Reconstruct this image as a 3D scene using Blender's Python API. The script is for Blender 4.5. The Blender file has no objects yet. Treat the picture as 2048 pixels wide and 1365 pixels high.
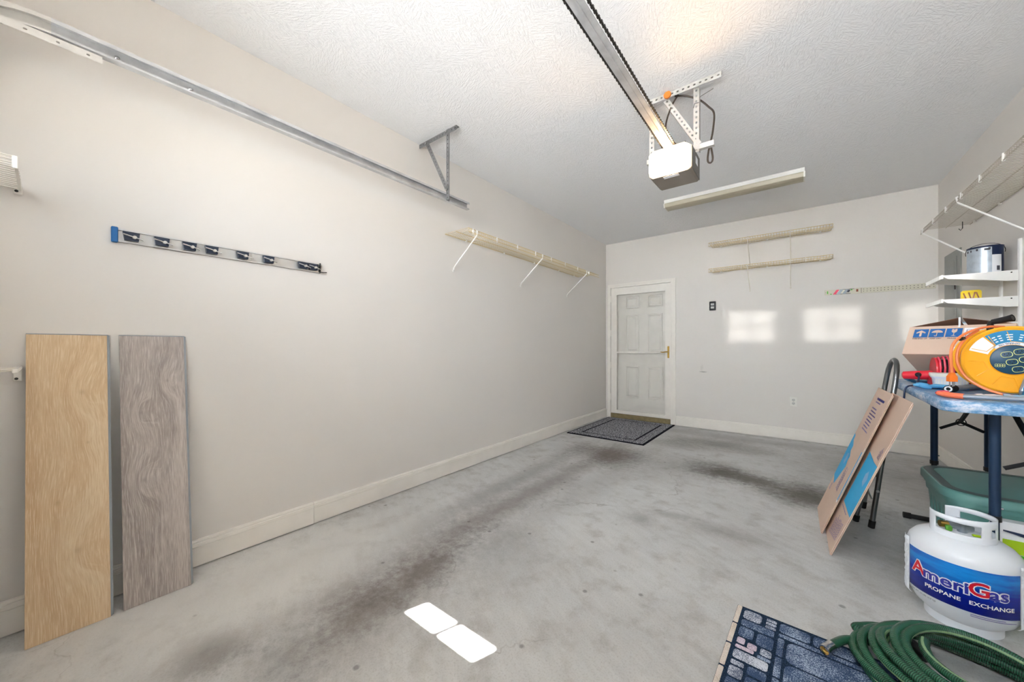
import bpy, bmesh, math, random
from math import sin, cos, pi, sqrt, radians
from mathutils import Vector, Matrix
random.seed(7)
S = bpy.context.scene
COL = S.collection
V = Vector
# ------------------------------------------------------------------ camera, light, exposure
W, YF, YB, H = 3.516, 0.40, 6.251, 2.743          # room: x 0..W, y YF..YB, z 0..H
cd = bpy.data.cameras.new('camera'); cam = bpy.data.objects.new('camera', cd); COL.objects.link(cam)
cam.location = (2.392, 0.75, 1.11); cam.rotation_euler = (pi/2, 0, radians(37.99))
cd.sensor_width = 36; cd.lens = 727.0/2048*36; cd.shift_y = 12.5/2048; cd.clip_start = .01
S.camera = cam
wd = bpy.data.worlds.new('sky'); S.world = wd; wd.use_nodes = True
wd.node_tree.nodes['Background'].inputs[0].default_value = (.68, .83, 1, 1)
wd.node_tree.nodes['Background'].inputs[1].default_value = 14
S.view_settings.view_transform = 'Standard'; S.view_settings.look = 'None'
S.view_settings.gamma = 1; S.view_settings.use_curve_mapping = False
S.view_settings.exposure = 0.26
S.cycles.max_bounces = 12; S.cycles.diffuse_bounces = 8; S.cycles.glossy_bounces = 4
S.cycles.transparent_max_bounces = 12; S.cycles.sample_clamp_indirect = 20
S.cycles.caustics_reflective = False; S.cycles.caustics_refractive = False

def light(name, kind, loc, energy, color=(1, 1, 1), rot=(0, 0, 0), **kw):
    d = bpy.data.lights.new(name, kind); d.energy = energy; d.color = color
    for k, v in kw.items(): setattr(d, k, v)
    o = bpy.data.objects.new(name, d); COL.objects.link(o); o.location = loc; o.rotation_euler = rot
    return o
SUN_DIR = V((.474, 1.32, -1.72)).normalized()
light('sun', 'SUN', (-2, -6, 8), 150.0, (1, .975, .95), SUN_DIR.to_track_quat('-Z', 'Y').to_euler(), angle=radians(.6))
# glint of the low sun off a window across the street
light('street_glint', 'POINT', (-3.9, -24.6, 4.0), 18000, (1, .97, .93), shadow_soft_size=.24)
WIN_X = (.816, 1.446, 2.076, 2.706); WIN_W, WIN_Z0, WIN_Z1 = .40, 1.72, 2.03
for wx in WIN_X:                                   # daylight in the four panes of the garage door
    for e, sp, tilt, back in ((2, 180, -26, .115), (12, 96, 0, .10), (1.5, 140, 33, .155)):     # open sky, far street, sunlit drive shining up
        light('window_daylight', 'AREA', (wx, YF-back, (WIN_Z0+WIN_Z1)/2), e, (.94, .972, 1), (pi/2+radians(tilt), 0, 0), shape='RECTANGLE', size=.46, size_y=.36, spread=radians(sp))

# ------------------------------------------------------------------ materials
def srgb(r, g, b):
    f = lambda c: (c/255/12.92) if c/255 <= .04045 else ((c/255+.055)/1.055)**2.4
    return (f(r), f(g), f(b), 1)
class NT:
    def __init__(s, name):
        s.m = bpy.data.materials.new(name); s.m.use_nodes = True; s.t = s.m.node_tree
        s.n = s.t.nodes; s.b = s.n['Principled BSDF']; s.out = s.n['Material Output']
    def new(s, ty, **kw):
        n = s.n.new(ty)
        for k, v in kw.items(): setattr(n, k, v)
        return n
    def link(s, a, b): s.t.links.new(a, b)
    def set(s, n, i, v):
        if isinstance(v, bpy.types.NodeSocket): s.link(v, n.inputs[i])
        elif v is not None: n.inputs[i].default_value = v
    def math(s, op, a, b=None, c=None, clamp=False):
        n = s.new('ShaderNodeMath', operation=op); n.use_clamp = clamp
        s.set(n, 0, a); s.set(n, 1, b); s.set(n, 2, c); return n.outputs[0]
    def vmath(s, op, a, b=None):
        n = s.new('ShaderNodeVectorMath', operation=op); s.set(n, 0, a); s.set(n, 1, b)
        return n.outputs['Value'] if op in ('LENGTH', 'DISTANCE', 'DOT_PRODUCT') else n.outputs[0]
    def coord(s, kind='Object', scale=(1, 1, 1), rot=(0, 0, 0)):
        c = s.new('ShaderNodeTexCoord'); m = s.new('ShaderNodeMapping')
        m.inputs['Scale'].default_value = scale; m.inputs['Rotation'].default_value = rot
        s.link(c.outputs[kind], m.inputs[0]); return m.outputs[0]
    def noise(s, vec, scale=5, detail=4, rough=.55, dist=0):
        n = s.new('ShaderNodeTexNoise'); s.link(vec, n.inputs['Vector'])
        n.inputs['Scale'].default_value = scale; n.inputs['Detail'].default_value = detail
        n.inputs['Roughness'].default_value = rough; n.inputs['Distortion'].default_value = dist
        return n
    def ramp(s, fac, stops, interp='LINEAR'):
        r = s.new('ShaderNodeValToRGB'); r.color_ramp.interpolation = interp
        while len(r.color_ramp.elements) < len(stops): r.color_ramp.elements.new(.5)
        for e, (p, c) in zip(r.color_ramp.elements, stops):
            e.position = p; e.color = c if len(c) == 4 else (*c, 1)
        s.link(fac, r.inputs[0]); return r.outputs[0]
    def rng(s, v, a, b, c=0, d=1, kind='LINEAR'):
        n = s.new('ShaderNodeMapRange', interpolation_type=kind); s.set(n, 0, v)
        for i, q in enumerate((a, b, c, d)): n.inputs[i+1].default_value = q
        return n.outputs[0]
    def mix(s, fac, a, b, mode='MIX'):
        n = s.new('ShaderNodeMix', data_type='RGBA', blend_type=mode); s.set(n, 0, fac); s.set(n, 6, a); s.set(n, 7, b)
        return n.outputs[2]
    def bump(s, h, strength=.2, dist=.01):
        n = s.new('ShaderNodeBump'); n.inputs['Strength'].default_value = strength; n.inputs['Distance'].default_value = dist
        s.link(h, n.inputs['Height']); s.link(n.outputs[0], s.b.inputs['Normal'])
def mat(name, col, rough=.5, metal=0, vary=.06, vscale=8, bump=0, bscale=60, spec=.5, coat=0, bdist=.002, aniso=None):
    t = NT(name); b = t.b
    b.inputs['Roughness'].default_value = rough; b.inputs['Metallic'].default_value = metal
    b.inputs['Specular IOR Level'].default_value = spec; b.inputs['Coat Weight'].default_value = coat
    c = col if len(col) == 4 else (*col, 1)
    v = t.coord('Object', aniso or (1, 1, 1))
    n = t.noise(v, vscale, 3)
    t.link(t.mix(t.rng(n.outputs[0], .3, .7), tuple(max(0, x*(1-vary)) for x in c[:3])+(1,), tuple(min(1, x*(1+vary)) for x in c[:3])+(1,)), b.inputs['Base Color'])
    if bump: t.bump(t.noise(v, bscale, 2).outputs[0], bump, bdist)
    return t.m
M = {}
def m(name, *a, **k):
    M[name] = mat(name, *a, **k); return M[name]
m('white_trim', srgb(235, 231, 224), .45, vary=.03)
m('white_plastic', srgb(232, 230, 224), .4, vary=.02)
m('white_metal', srgb(235, 234, 231), .35, vary=.02)
m('shelf_cream', srgb(208, 188, 140), .4, vary=.05)
m('shelf_grey', srgb(176, 168, 154), .4, vary=.03)
m('shelf_white', srgb(222, 217, 205), .4, vary=.03)
m('galvanised', srgb(190, 191, 192), .42, .4, vary=.14, vscale=14)
m('galvanised_dark', srgb(132, 133, 134), .5, .4, vary=.12, vscale=14)
m('galvanised_light', srgb(200, 197, 192), .5, .35, vary=.08, vscale=20)
m('dark_steel', srgb(60, 58, 56), .45, .7, vary=.15)
m('steel_tube', srgb(128, 130, 132), .32, .9, vary=.1)
m('chrome', srgb(205, 205, 205), .22, 1.0, vary=.05)
m('black_plastic', srgb(24, 24, 26), .45, vary=.1)
m('black_rubber', srgb(18, 18, 19), .7, vary=.1)
m('hole_dark', srgb(30, 30, 30), .9)
m('brass', srgb(196, 160, 84), .28, 1.0, vary=.08)
m('opener_grey', srgb(138, 129, 119), .5, vary=.04)
m('opener_dark', srgb(92, 88, 84), .5, vary=.05)
m('orange_cap', srgb(205, 118, 40), .5)
m('cord_brown', srgb(66, 54, 46), .55)
m('rack_blue', srgb(28, 104, 168), .4)
m('holder_navy', srgb(36, 48, 66), .45, vary=.12)
m('aluminium', srgb(214, 214, 212), .38, .6, vary=.04)
m('panel_grey', srgb(150, 152, 148), .45, vary=.03)
m('plank_core', srgb(150, 158, 166), .5)
m('threshold_oak', srgb(134, 120, 84), .55, vary=.18, vscale=20)
m('leg_navy', srgb(34, 58, 88), .38, .35, vary=.12)
m('tote_green', srgb(104, 156, 150), .42, vary=.04)
m('tote_lid', srgb(74, 96, 94), .4, vary=.08, vscale=5)
m('propane_white', srgb(228, 233, 240), .3, vary=.02, coat=.3)
m('red_plastic', srgb(214, 30, 52), .3, vary=.06)
m('pink_red', srgb(226, 60, 92), .35, vary=.06)
m('tub_white', srgb(214, 220, 236), .4, vary=.05, bump=.5, bscale=240, bdist=.003)
m('glove_blue', srgb(86, 164, 214), .55, vary=.15, bump=.4, bscale=90)
m('glove_dark', srgb(48, 110, 158), .55, vary=.2, bump=.4, bscale=90)
m('reel_orange', srgb(250, 178, 36), .35, vary=.06, vscale=6)
m('cord_orange', srgb(238, 130, 74), .4, vary=.06)
m('plug_orange', srgb(240, 122, 30), .4)
m('reel_navy', srgb(24, 70, 98), .4, vary=.1)
m('pale_yellow', srgb(232, 234, 150), .5)
m('sticker_blue', srgb(30, 128, 176), .4)
m('paper_white', srgb(236, 238, 242), .55, vary=.02)
m('orange_grip', srgb(244, 122, 84), .4)
m('tool_grey', srgb(150, 158, 168), .4, .4, vary=.15)
m('brown_wood', srgb(128, 84, 64), .5, vary=.15)
m('yellow_plastic', srgb(236, 206, 40), .35, vary=.08)
m('pale_blue', srgb(150, 186, 212), .4)
m('silver_label', srgb(190, 202, 214), .28, .55, vary=.12, vscale=25)
m('navy', srgb(18, 38, 74), .4)
m('lime', srgb(178, 216, 24), .45, vary=.03)
m('green_print', srgb(78, 178, 40), .45)
m('brown_print', srgb(140, 72, 40), .5)
m('ink_blue', srgb(56, 62, 160), .6)
m('ink_purple', srgb(104, 96, 164), .7)
m('ink_dark', srgb(70, 70, 80), .7)
m('cyan_print', srgb(30, 168, 224), .55, vary=.05)
m('cyan_pale', srgb(130, 176, 220), .55)
m('sign_blue', srgb(26, 98, 168), .55)
m('carton_tan', srgb(210, 184, 166), .8, vary=.04, vscale=3)
m('carton_shaded', srgb(128, 92, 74), .85, vary=.08)  # carton tan darkened, shade of the box flap undersides put into the colour
m('logo_red', srgb(214, 16, 44), .4)
m('logo_blue', srgb(40, 46, 160), .4)
m('text_white', srgb(244, 246, 250), .5, vary=0)
m('valve_green', srgb(96, 170, 60), .45)
m('key_white', srgb(206, 206, 202), .5)

def wall_mat(name, base, scuffs=()):
    t = NT(name); v = t.coord('Object')
    n = t.noise(v, 1.3, 3); n2 = t.noise(v, 60, 3)
    c = t.mix(t.rng(n.outputs[0], .3, .7), tuple(x*.985 for x in base[:3])+(1,), tuple(min(1, x*1.015) for x in base[:3])+(1,))
    for (p, r, s) in scuffs:
        d = t.vmath('SUBTRACT', v, p); d = t.vmath('DIVIDE', d, r)
        w = t.math('ADD', t.vmath('LENGTH', d), t.math('MULTIPLY', t.math('SUBTRACT', t.noise(v, 30, 3).outputs[0], .5), 1.2))
        c = t.mix(t.rng(w, .1, 1, s, 0, 'SMOOTHSTEP'), c, (.12, .11, .1, 1))
    t.link(c, t.b.inputs['Base Color']); t.b.inputs['Roughness'].default_value = .6
    t.b.inputs['Specular IOR Level'].default_value = .3
    t.bump(n2.outputs[0], .08, .004)
    return t.m
WALLC = srgb(224, 220, 215)
M['wall'] = wall_mat('wall_paint', WALLC)
M['wall_back'] = wall_mat('wall_paint_scuffed', WALLC, [((1.395, YB, .775), (.075, .3, .012), .55), ((1.38, YB, .83), (.03, .3, .06), .12)])

def ceiling_mat():
    t = NT('textured_ceiling'); v = t.coord('Object'); n0 = t.noise(v, 4.5, 2)      # short brush strokes, direction changes in patches
    lay = []
    for rot in (.35, 1.4, -.7): lay.append(t.noise(t.vmath('MULTIPLY', t.coord('Object', (1, 1, 1), (0, 0, rot)), (1, 3.4, 1)), 30, 5, .6, .5).outputs[0])
    w1 = t.rng(n0.outputs[0], .40, .48); w2 = t.rng(n0.outputs[0], .54, .62)
    a = t.math('ADD', t.math('MULTIPLY', lay[0], t.math('SUBTRACT', 1, w1)), t.math('MULTIPLY', lay[1], t.math('MULTIPLY', w1, t.math('SUBTRACT', 1, w2))))
    a = t.math('ADD', a, t.math('MULTIPLY', lay[2], w2))
    h = t.math('ADD', t.rng(a, .40, .66), t.math('MULTIPLY', t.noise(v, 120, 3).outputs[0], .25))
    t.b.inputs['Base Color'].default_value = srgb(240, 241, 243); t.b.inputs['Roughness'].default_value = .75
    t.bump(h, .62, .0034); return t.m
M['ceiling'] = ceiling_mat()

def floor_mat():
    t = NT('stained_concrete'); v = t.coord('Object')
    n1 = t.noise(v, 1.1, 6, .62); n2 = t.noise(v, 7, 6, .65); n3 = t.noise(v, 140, 3, .6)
    # broom-trowel direction: strokes along a slant
    sm = t.vmath('MULTIPLY', t.coord('Object', (1, 1, 1), (0, 0, .5)), (1.2, 6, 1))
    n4 = t.noise(sm, 3.5, 6, .68)
    c = t.mix(t.rng(n1.outputs[0], .32, .68), srgb(183, 183, 182), srgb(199, 200, 200))
    c = t.mix(t.rng(n4.outputs[0], .38, .72, 0, .55), c, srgb(211, 212, 212))
    c = t.mix(t.rng(n2.outputs[0], .50, .72, 0, .50), c, srgb(140, 134, 127))
    c = t.mix(t.rng(n3.outputs[0], .5, .75, 0, .32), c, srgb(120, 116, 112))
    wob = t.math('ADD', t.math('MULTIPLY', t.math('SUBTRACT', t.noise(v, 3.5, 7, .72).outputs[0], .5), 2.2), t.math('MULTIPLY', t.math('SUBTRACT', t.noise(v, 22, 4, .75).outputs[0], .5), 1.3))
    brown, grey, olive = srgb(96, 85, 80), srgb(92, 90, 88), srgb(82, 77, 68)
    ST = [  # centre x, y, semi-axes, turn, strength, colour
        (.93, 1.86, .13, .42, .12, .80, brown), (.98, 1.55, .22, .26, .4, .42, brown), (.96, 1.28, .15, .13, 0, .5, grey), (.70, 1.12, .11, .09, .3, .6, olive),
        (.80, 3.0, .13, 1.7, -.03, .62, brown), (.55, 3.2, .11, 1.4, .02, .42, grey), (.85, 4.35, .36, .36, 0, .95, brown),
        (1.86, 4.45, .27, .25, -.3, 1.0, olive), (2.10, 4.40, .24, .16, -.2, .9, olive), (2.47, 4.26, .34, .30, 0, 1.0, olive), (1.70, 5.45, .50, .24, 0, .6, olive), (1.35, 5.2, .35, .20, .2, .45, olive),
        (2.75, 3.6, .25, .5, 0, .3, grey), (1.60, 3.12, .10, .10, 0, .45, grey), (1.75, 3.3, .16, .05, .3, .35, grey), (2.05, 3.25, .25, .10, 0, .35, brown), (1.15, 2.25, .28, .30, 0, .25, grey),
        (1.45, 4.3, .35, .4, 0, .3, grey), (3.0, 5.3, .6, .6, 0, .45, grey), (.35, 1.75, .10, .5, 0, .22, brown), (1.1, 3.4, .16, 1.6, -.05, .25, grey), (2.0, 5.9, 1.2, .16, 0, .35, grey)]
    for (x, y, a, b, r, s, col) in ST:
        q = t.vmath('SUBTRACT', v, (x, y, 0))
        if r:
            ro = t.new('ShaderNodeVectorRotate', rotation_type='Z_AXIS'); t.link(q, ro.inputs[0]); ro.inputs['Angle'].default_value = -r; q = ro.outputs[0]
        d = t.math('ADD', t.vmath('LENGTH', t.vmath('DIVIDE', q, (a, b, 1))), wob)
        c = t.mix(t.rng(d, .0, 1.55, s, 0, 'SMOOTHSTEP'), c, col)
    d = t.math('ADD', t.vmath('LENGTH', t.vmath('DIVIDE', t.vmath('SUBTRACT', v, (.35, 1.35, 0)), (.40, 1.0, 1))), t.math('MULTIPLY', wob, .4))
    c = t.mix(t.rng(d, .3, 1.2, .55, 0, 'SMOOTHSTEP'), c, srgb(226, 225, 222))          # floor colour lightened along the wall to make up for weak light
    vo = t.new('ShaderNodeTexVoronoi'); t.link(v, vo.inputs['Vector']); vo.inputs['Scale'].default_value = 7   # drips
    sp = t.math('MULTIPLY', t.rng(t.math('ADD', vo.outputs['Distance'], t.math('MULTIPLY', t.math('SUBTRACT', n2.outputs[0], .5), .10)), .05, .10, 1, 0), t.rng(vo.outputs['Color'], .50, .52))
    c = t.mix(t.math('MULTIPLY', sp, .55), c, srgb(66, 62, 60))
    vw = t.new('ShaderNodeTexVoronoi', feature='DISTANCE_TO_EDGE')   # hairline cracks
    t.link(t.vmath('ADD', v, t.vmath('MULTIPLY', t.noise(v, 5, 4).outputs['Color'], (.28, .28, 0))), vw.inputs['Vector']); vw.inputs['Scale'].default_value = .75
    c = t.mix(t.math('MULTIPLY', t.rng(vw.outputs['Distance'], 0, .0035, 1, 0), t.rng(n1.outputs[0], .45, .6, 0, .5)), c, srgb(112, 106, 100))
    t.link(c, t.b.inputs['Base Color'])
    t.link(t.rng(n2.outputs[0], .3, .7, .34, .55), t.b.inputs['Roughness'])
    t.b.inputs['Specular IOR Level'].default_value = .35
    t.bump(t.math('ADD', n3.outputs[0], t.math('MULTIPLY', n4.outputs[0], .6)), .10, .004)
    return t.m
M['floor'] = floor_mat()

def wood_mat(name, light_c, mid_c, dark_c, streak_c, knots, white=.5):
    t = NT(name); v = t.coord('Object')                # object space: x across, z along the plank
    sx = t.new('ShaderNodeSeparateXYZ'); t.link(v, sx.inputs[0]); x, z = sx.outputs[0], sx.outputs[2]
    off = None; ring = None
    for (kx, kz, r, s) in knots:                       # grain bows around each knot
        dx = t.math('SUBTRACT', x, kx); dz = t.math('SUBTRACT', z, kz)
        g = t.math('POWER', 2.718, t.math('MULTIPLY', t.math('ADD', t.math('MULTIPLY', t.math('MULTIPLY', dx, dx), 1/(r*r)), t.math('MULTIPLY', t.math('MULTIPLY', dz, dz), 1/(4*r*r))), -1.0))
        o = t.math('MULTIPLY', g, s); off = o if off is None else t.math('ADD', off, o)
        k = t.math('POWER', 2.718, t.math('MULTIPLY', t.math('ADD', t.math('MULTIPLY', t.math('MULTIPLY', dx, dx), 50/(r*r)), t.math('MULTIPLY', t.math('MULTIPLY', dz, dz), 30/(r*r))), -1.0))
        ring = k if ring is None else t.math('MAXIMUM', ring, k)
    wv = t.noise(t.vmath('MULTIPLY', v, (3.0, 1, .9)), 2.4, 3, .5)
    u = t.math('ADD', t.math('ADD', t.math('MULTIPLY', x, 16), t.math('MULTIPLY', wv.outputs[0], 1.1)), off)
    cb = t.new('ShaderNodeCombineXYZ'); t.link(u, cb.inputs[0]); t.link(t.math('MULTIPLY', z, .9), cb.inputs[2])
    broad = t.noise(cb.outputs[0], .9, 3, .55)
    cb2 = t.new('ShaderNodeCombineXYZ'); t.link(t.math('MULTIPLY', u, 3.2), cb2.inputs[0]); t.link(t.math('MULTIPLY', z, 1.6), cb2.inputs[2])
    fine = t.noise(cb2.outputs[0], 1.3, 4, .65)
    cb3 = t.new('ShaderNodeCombineXYZ'); t.link(t.math('ADD', t.math('MULTIPLY', x, 300), t.math('MULTIPLY', off, 7)), cb3.inputs[0]); t.link(t.math('MULTIPLY', z, 16), cb3.inputs[2])
    pore = t.noise(cb3.outputs[0], 1, 3, .6)
    c = t.ramp(broad.outputs[0], [(.30, dark_c), (.47, mid_c), (.66, light_c)])
    c = t.mix(t.rng(fine.outputs[0], .53, .70, 0, white), c, streak_c)
    c = t.mix(t.rng(pore.outputs[0], .50, .68, 0, .70), c, streak_c)
    c = t.mix(t.rng(pore.outputs[0], .48, .32, 0, .45), c, dark_c)
    c = t.mix(t.math('MULTIPLY', ring, .35), c, tuple(q*.72 for q in dark_c[:3])+(1,))
    t.link(c, t.b.inputs['Base Color']); t.b.inputs['Roughness'].default_value = .5
    t.b.inputs['Specular IOR Level'].default_value = .3
    t.bump(pore.outputs[0], .12, .001); return t.m
M['plank_tan'] = wood_mat('tan_oak', srgb(222, 198, 164), srgb(212, 184, 148), srgb(196, 162, 124), srgb(234, 216, 188),
                          [(.035, .93, .06, 1.5), (.02, .30, .07, 1.3), (.05, .72, .03, .6), (-.03, .5, .05, .5)], .45)
M['plank_grey'] = wood_mat('grey_oak', srgb(190, 181, 175), srgb(168, 159, 154), srgb(134, 124, 120), srgb(212, 205, 200),
                           [(-.045, .82, .045, 1.2), (-.040, .52, .05, 1.3), (.045, .96, .04, 1.0)], .65)

def tabletop_mat():
    t = NT('worn_blue_plastic'); v = t.coord('Object')
    n = t.noise(t.vmath('MULTIPLY', v, (1, 1, 4)), 9, 8, .78); n2 = t.noise(v, 60, 6, .75)
    w = t.math('ADD', t.math('MULTIPLY', n.outputs[0], .7), t.math('MULTIPLY', n2.outputs[0], .3))
    c = t.ramp(w, [(.32, srgb(92, 96, 112)), (.42, srgb(62, 120, 170)), (.49, srgb(104, 150, 190)), (.56, srgb(178, 192, 212)), (.66, srgb(228, 222, 220))])
    t.link(c, t.b.inputs['Base Color']); t.b.inputs['Roughness'].default_value = .4; return t.m
M['tabletop'] = tabletop_mat()
def speckle_mat(name, a, b, scale=95, lo=.46, hi=.54, rough=.95):
    t = NT(name); v = t.coord('Object'); n = t.noise(v, scale, 3, .7)
    t.link(t.mix(t.rng(n.outputs[0], lo, hi), a, b), t.b.inputs['Base Color']); t.b.inputs['Roughness'].default_value = rough
    t.b.inputs['Specular IOR Level'].default_value = .1
    t.bump(n.outputs[0], .5, .004); return t.m
M['mat_speckle'] = speckle_mat('mat_speckle', srgb(58, 58, 66), srgb(176, 176, 182), 70)
M['mat_black'] = speckle_mat('mat_black', srgb(20, 20, 26), srgb(40, 40, 48))
M['mat_navy'] = speckle_mat('mat_navy', srgb(26, 40, 58), srgb(44, 62, 86), 160)
def stone_mat(name, dark, pale, edge=.0):
    t = NT(name); v = t.coord('Object'); n = t.noise(v, 260, 2, .8); n1 = t.noise(v, 9, 3)
    w = t.math('ADD', n.outputs[0], t.math('MULTIPLY', t.math('SUBTRACT', n1.outputs[0], .5), .7))
    t.link(t.mix(t.rng(w, .44+edge, .60+edge), dark, pale), t.b.inputs['Base Color']); t.b.inputs['Roughness'].default_value = .95
    t.b.inputs['Specular IOR Level'].default_value = .1
    t.bump(n.outputs[0], .4, .002); return t.m
M['stone_blue'] = stone_mat('printed_stone_blue', srgb(58, 78, 110), srgb(170, 186, 210), .06)
M['stone_pale'] = stone_mat('printed_stone_pale', srgb(88, 100, 124), srgb(206, 212, 224))
M['stone_pink'] = stone_mat('printed_stone_pink', srgb(150, 142, 164), srgb(214, 200, 212), -.06)
M['stone_cream'] = stone_mat('printed_stone_cream', srgb(196, 182, 170), srgb(226, 216, 206), -.08)
def hose_mat():
    t = NT('ribbed_green_vinyl'); uv = t.new('ShaderNodeTexCoord').outputs['UV']
    s = t.new('ShaderNodeSeparateXYZ'); t.link(uv, s.inputs[0])
    u, vv = s.outputs[0], s.outputs[1]
    tw = t.math('FRACT', t.math('ADD', u, t.math('MULTIPLY', vv, .35)))
    stripe = t.math('MULTIPLY', t.rng(t.math('ABSOLUTE', t.math('SUBTRACT', tw, .5)), .035, .05, 1, 0), 1)
    rib = t.math('SINE', t.math('MULTIPLY', vv, 6.283*190))
    c = t.mix(t.rng(rib, -.6, .8), srgb(24, 62, 46), srgb(44, 104, 76))
    c = t.mix(t.math('MULTIPLY', stripe, .75), c, srgb(150, 184, 140))
    t.link(c, t.b.inputs['Base Color']); t.b.inputs['Roughness'].default_value = .25
    t.bump(rib, .25, .0015); return t.m
M['hose'] = hose_mat()
def label_mat():
    t = NT('blue_sky_label'); v = t.coord('Object')
    s = t.new('ShaderNodeSeparateXYZ'); t.link(v, s.inputs[0])
    n = t.noise(t.vmath('MULTIPLY', v, (1, 1, 5)), 9, 4, .6)
    w = t.math('ADD', s.outputs[2], t.math('MULTIPLY', t.math('SUBTRACT', n.outputs[0], .5), .10))
    t.link(t.ramp(t.rng(w, .13, .32), [(.0, srgb(10, 24, 120)), (.35, srgb(16, 46, 168)), (.62, srgb(28, 140, 224)), (.8, srgb(20, 96, 200)), (1, srgb(14, 84, 190))]), t.b.inputs['Base Color'])
    t.b.inputs['Roughness'].default_value = .25; return t.m
M['label_blue'] = label_mat()
def glass_mat(name, tint=(1, 1, 1, 1), refl=.06):
    t = NT(name); tr = t.new('ShaderNodeBsdfTransparent'); tr.inputs[0].default_value = tint
    gl = t.new('ShaderNodeBsdfGlossy'); gl.inputs['Roughness'].default_value = .03
    lw = t.new('ShaderNodeLayerWeight'); lw.inputs[0].default_value = .5
    f = t.math('ADD', t.math('MULTIPLY', t.math('POWER', lw.outputs['Facing'], 4.0), .5), .04)
    mx = t.new('ShaderNodeMixShader'); t.link(f, mx.inputs[0]); t.link(tr.outputs[0], mx.inputs[1]); t.link(gl.outputs[0], mx.inputs[2])
    t.link(mx.outputs[0], t.out.inputs[0]); return t.m
M['glass'] = glass_mat('clear_glass', (.992, .994, .992, 1))
def lens_mat():
    t = NT('lit_lens'); v = t.coord('Object')            # bulb glows through the frosted lens
    d = t.vmath('DISTANCE', v, (.03, -.10, .085))
    st = t.math('ADD', t.math('MULTIPLY', t.math('POWER', 2.718, t.math('MULTIPLY', t.math('MULTIPLY', d, d), -820)), 2000), .60)
    t.b.inputs['Base Color'].default_value = (.8, .75, .65, 1)
    t.link(t.mix(t.rng(d, .06, .12), (1, .60, .27, 1), (1, .82, .58, 1)), t.b.inputs['Emission Color'])
    t.link(st, t.b.inputs['Emission Strength']); return t.m
M['lens'] = lens_mat()

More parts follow.
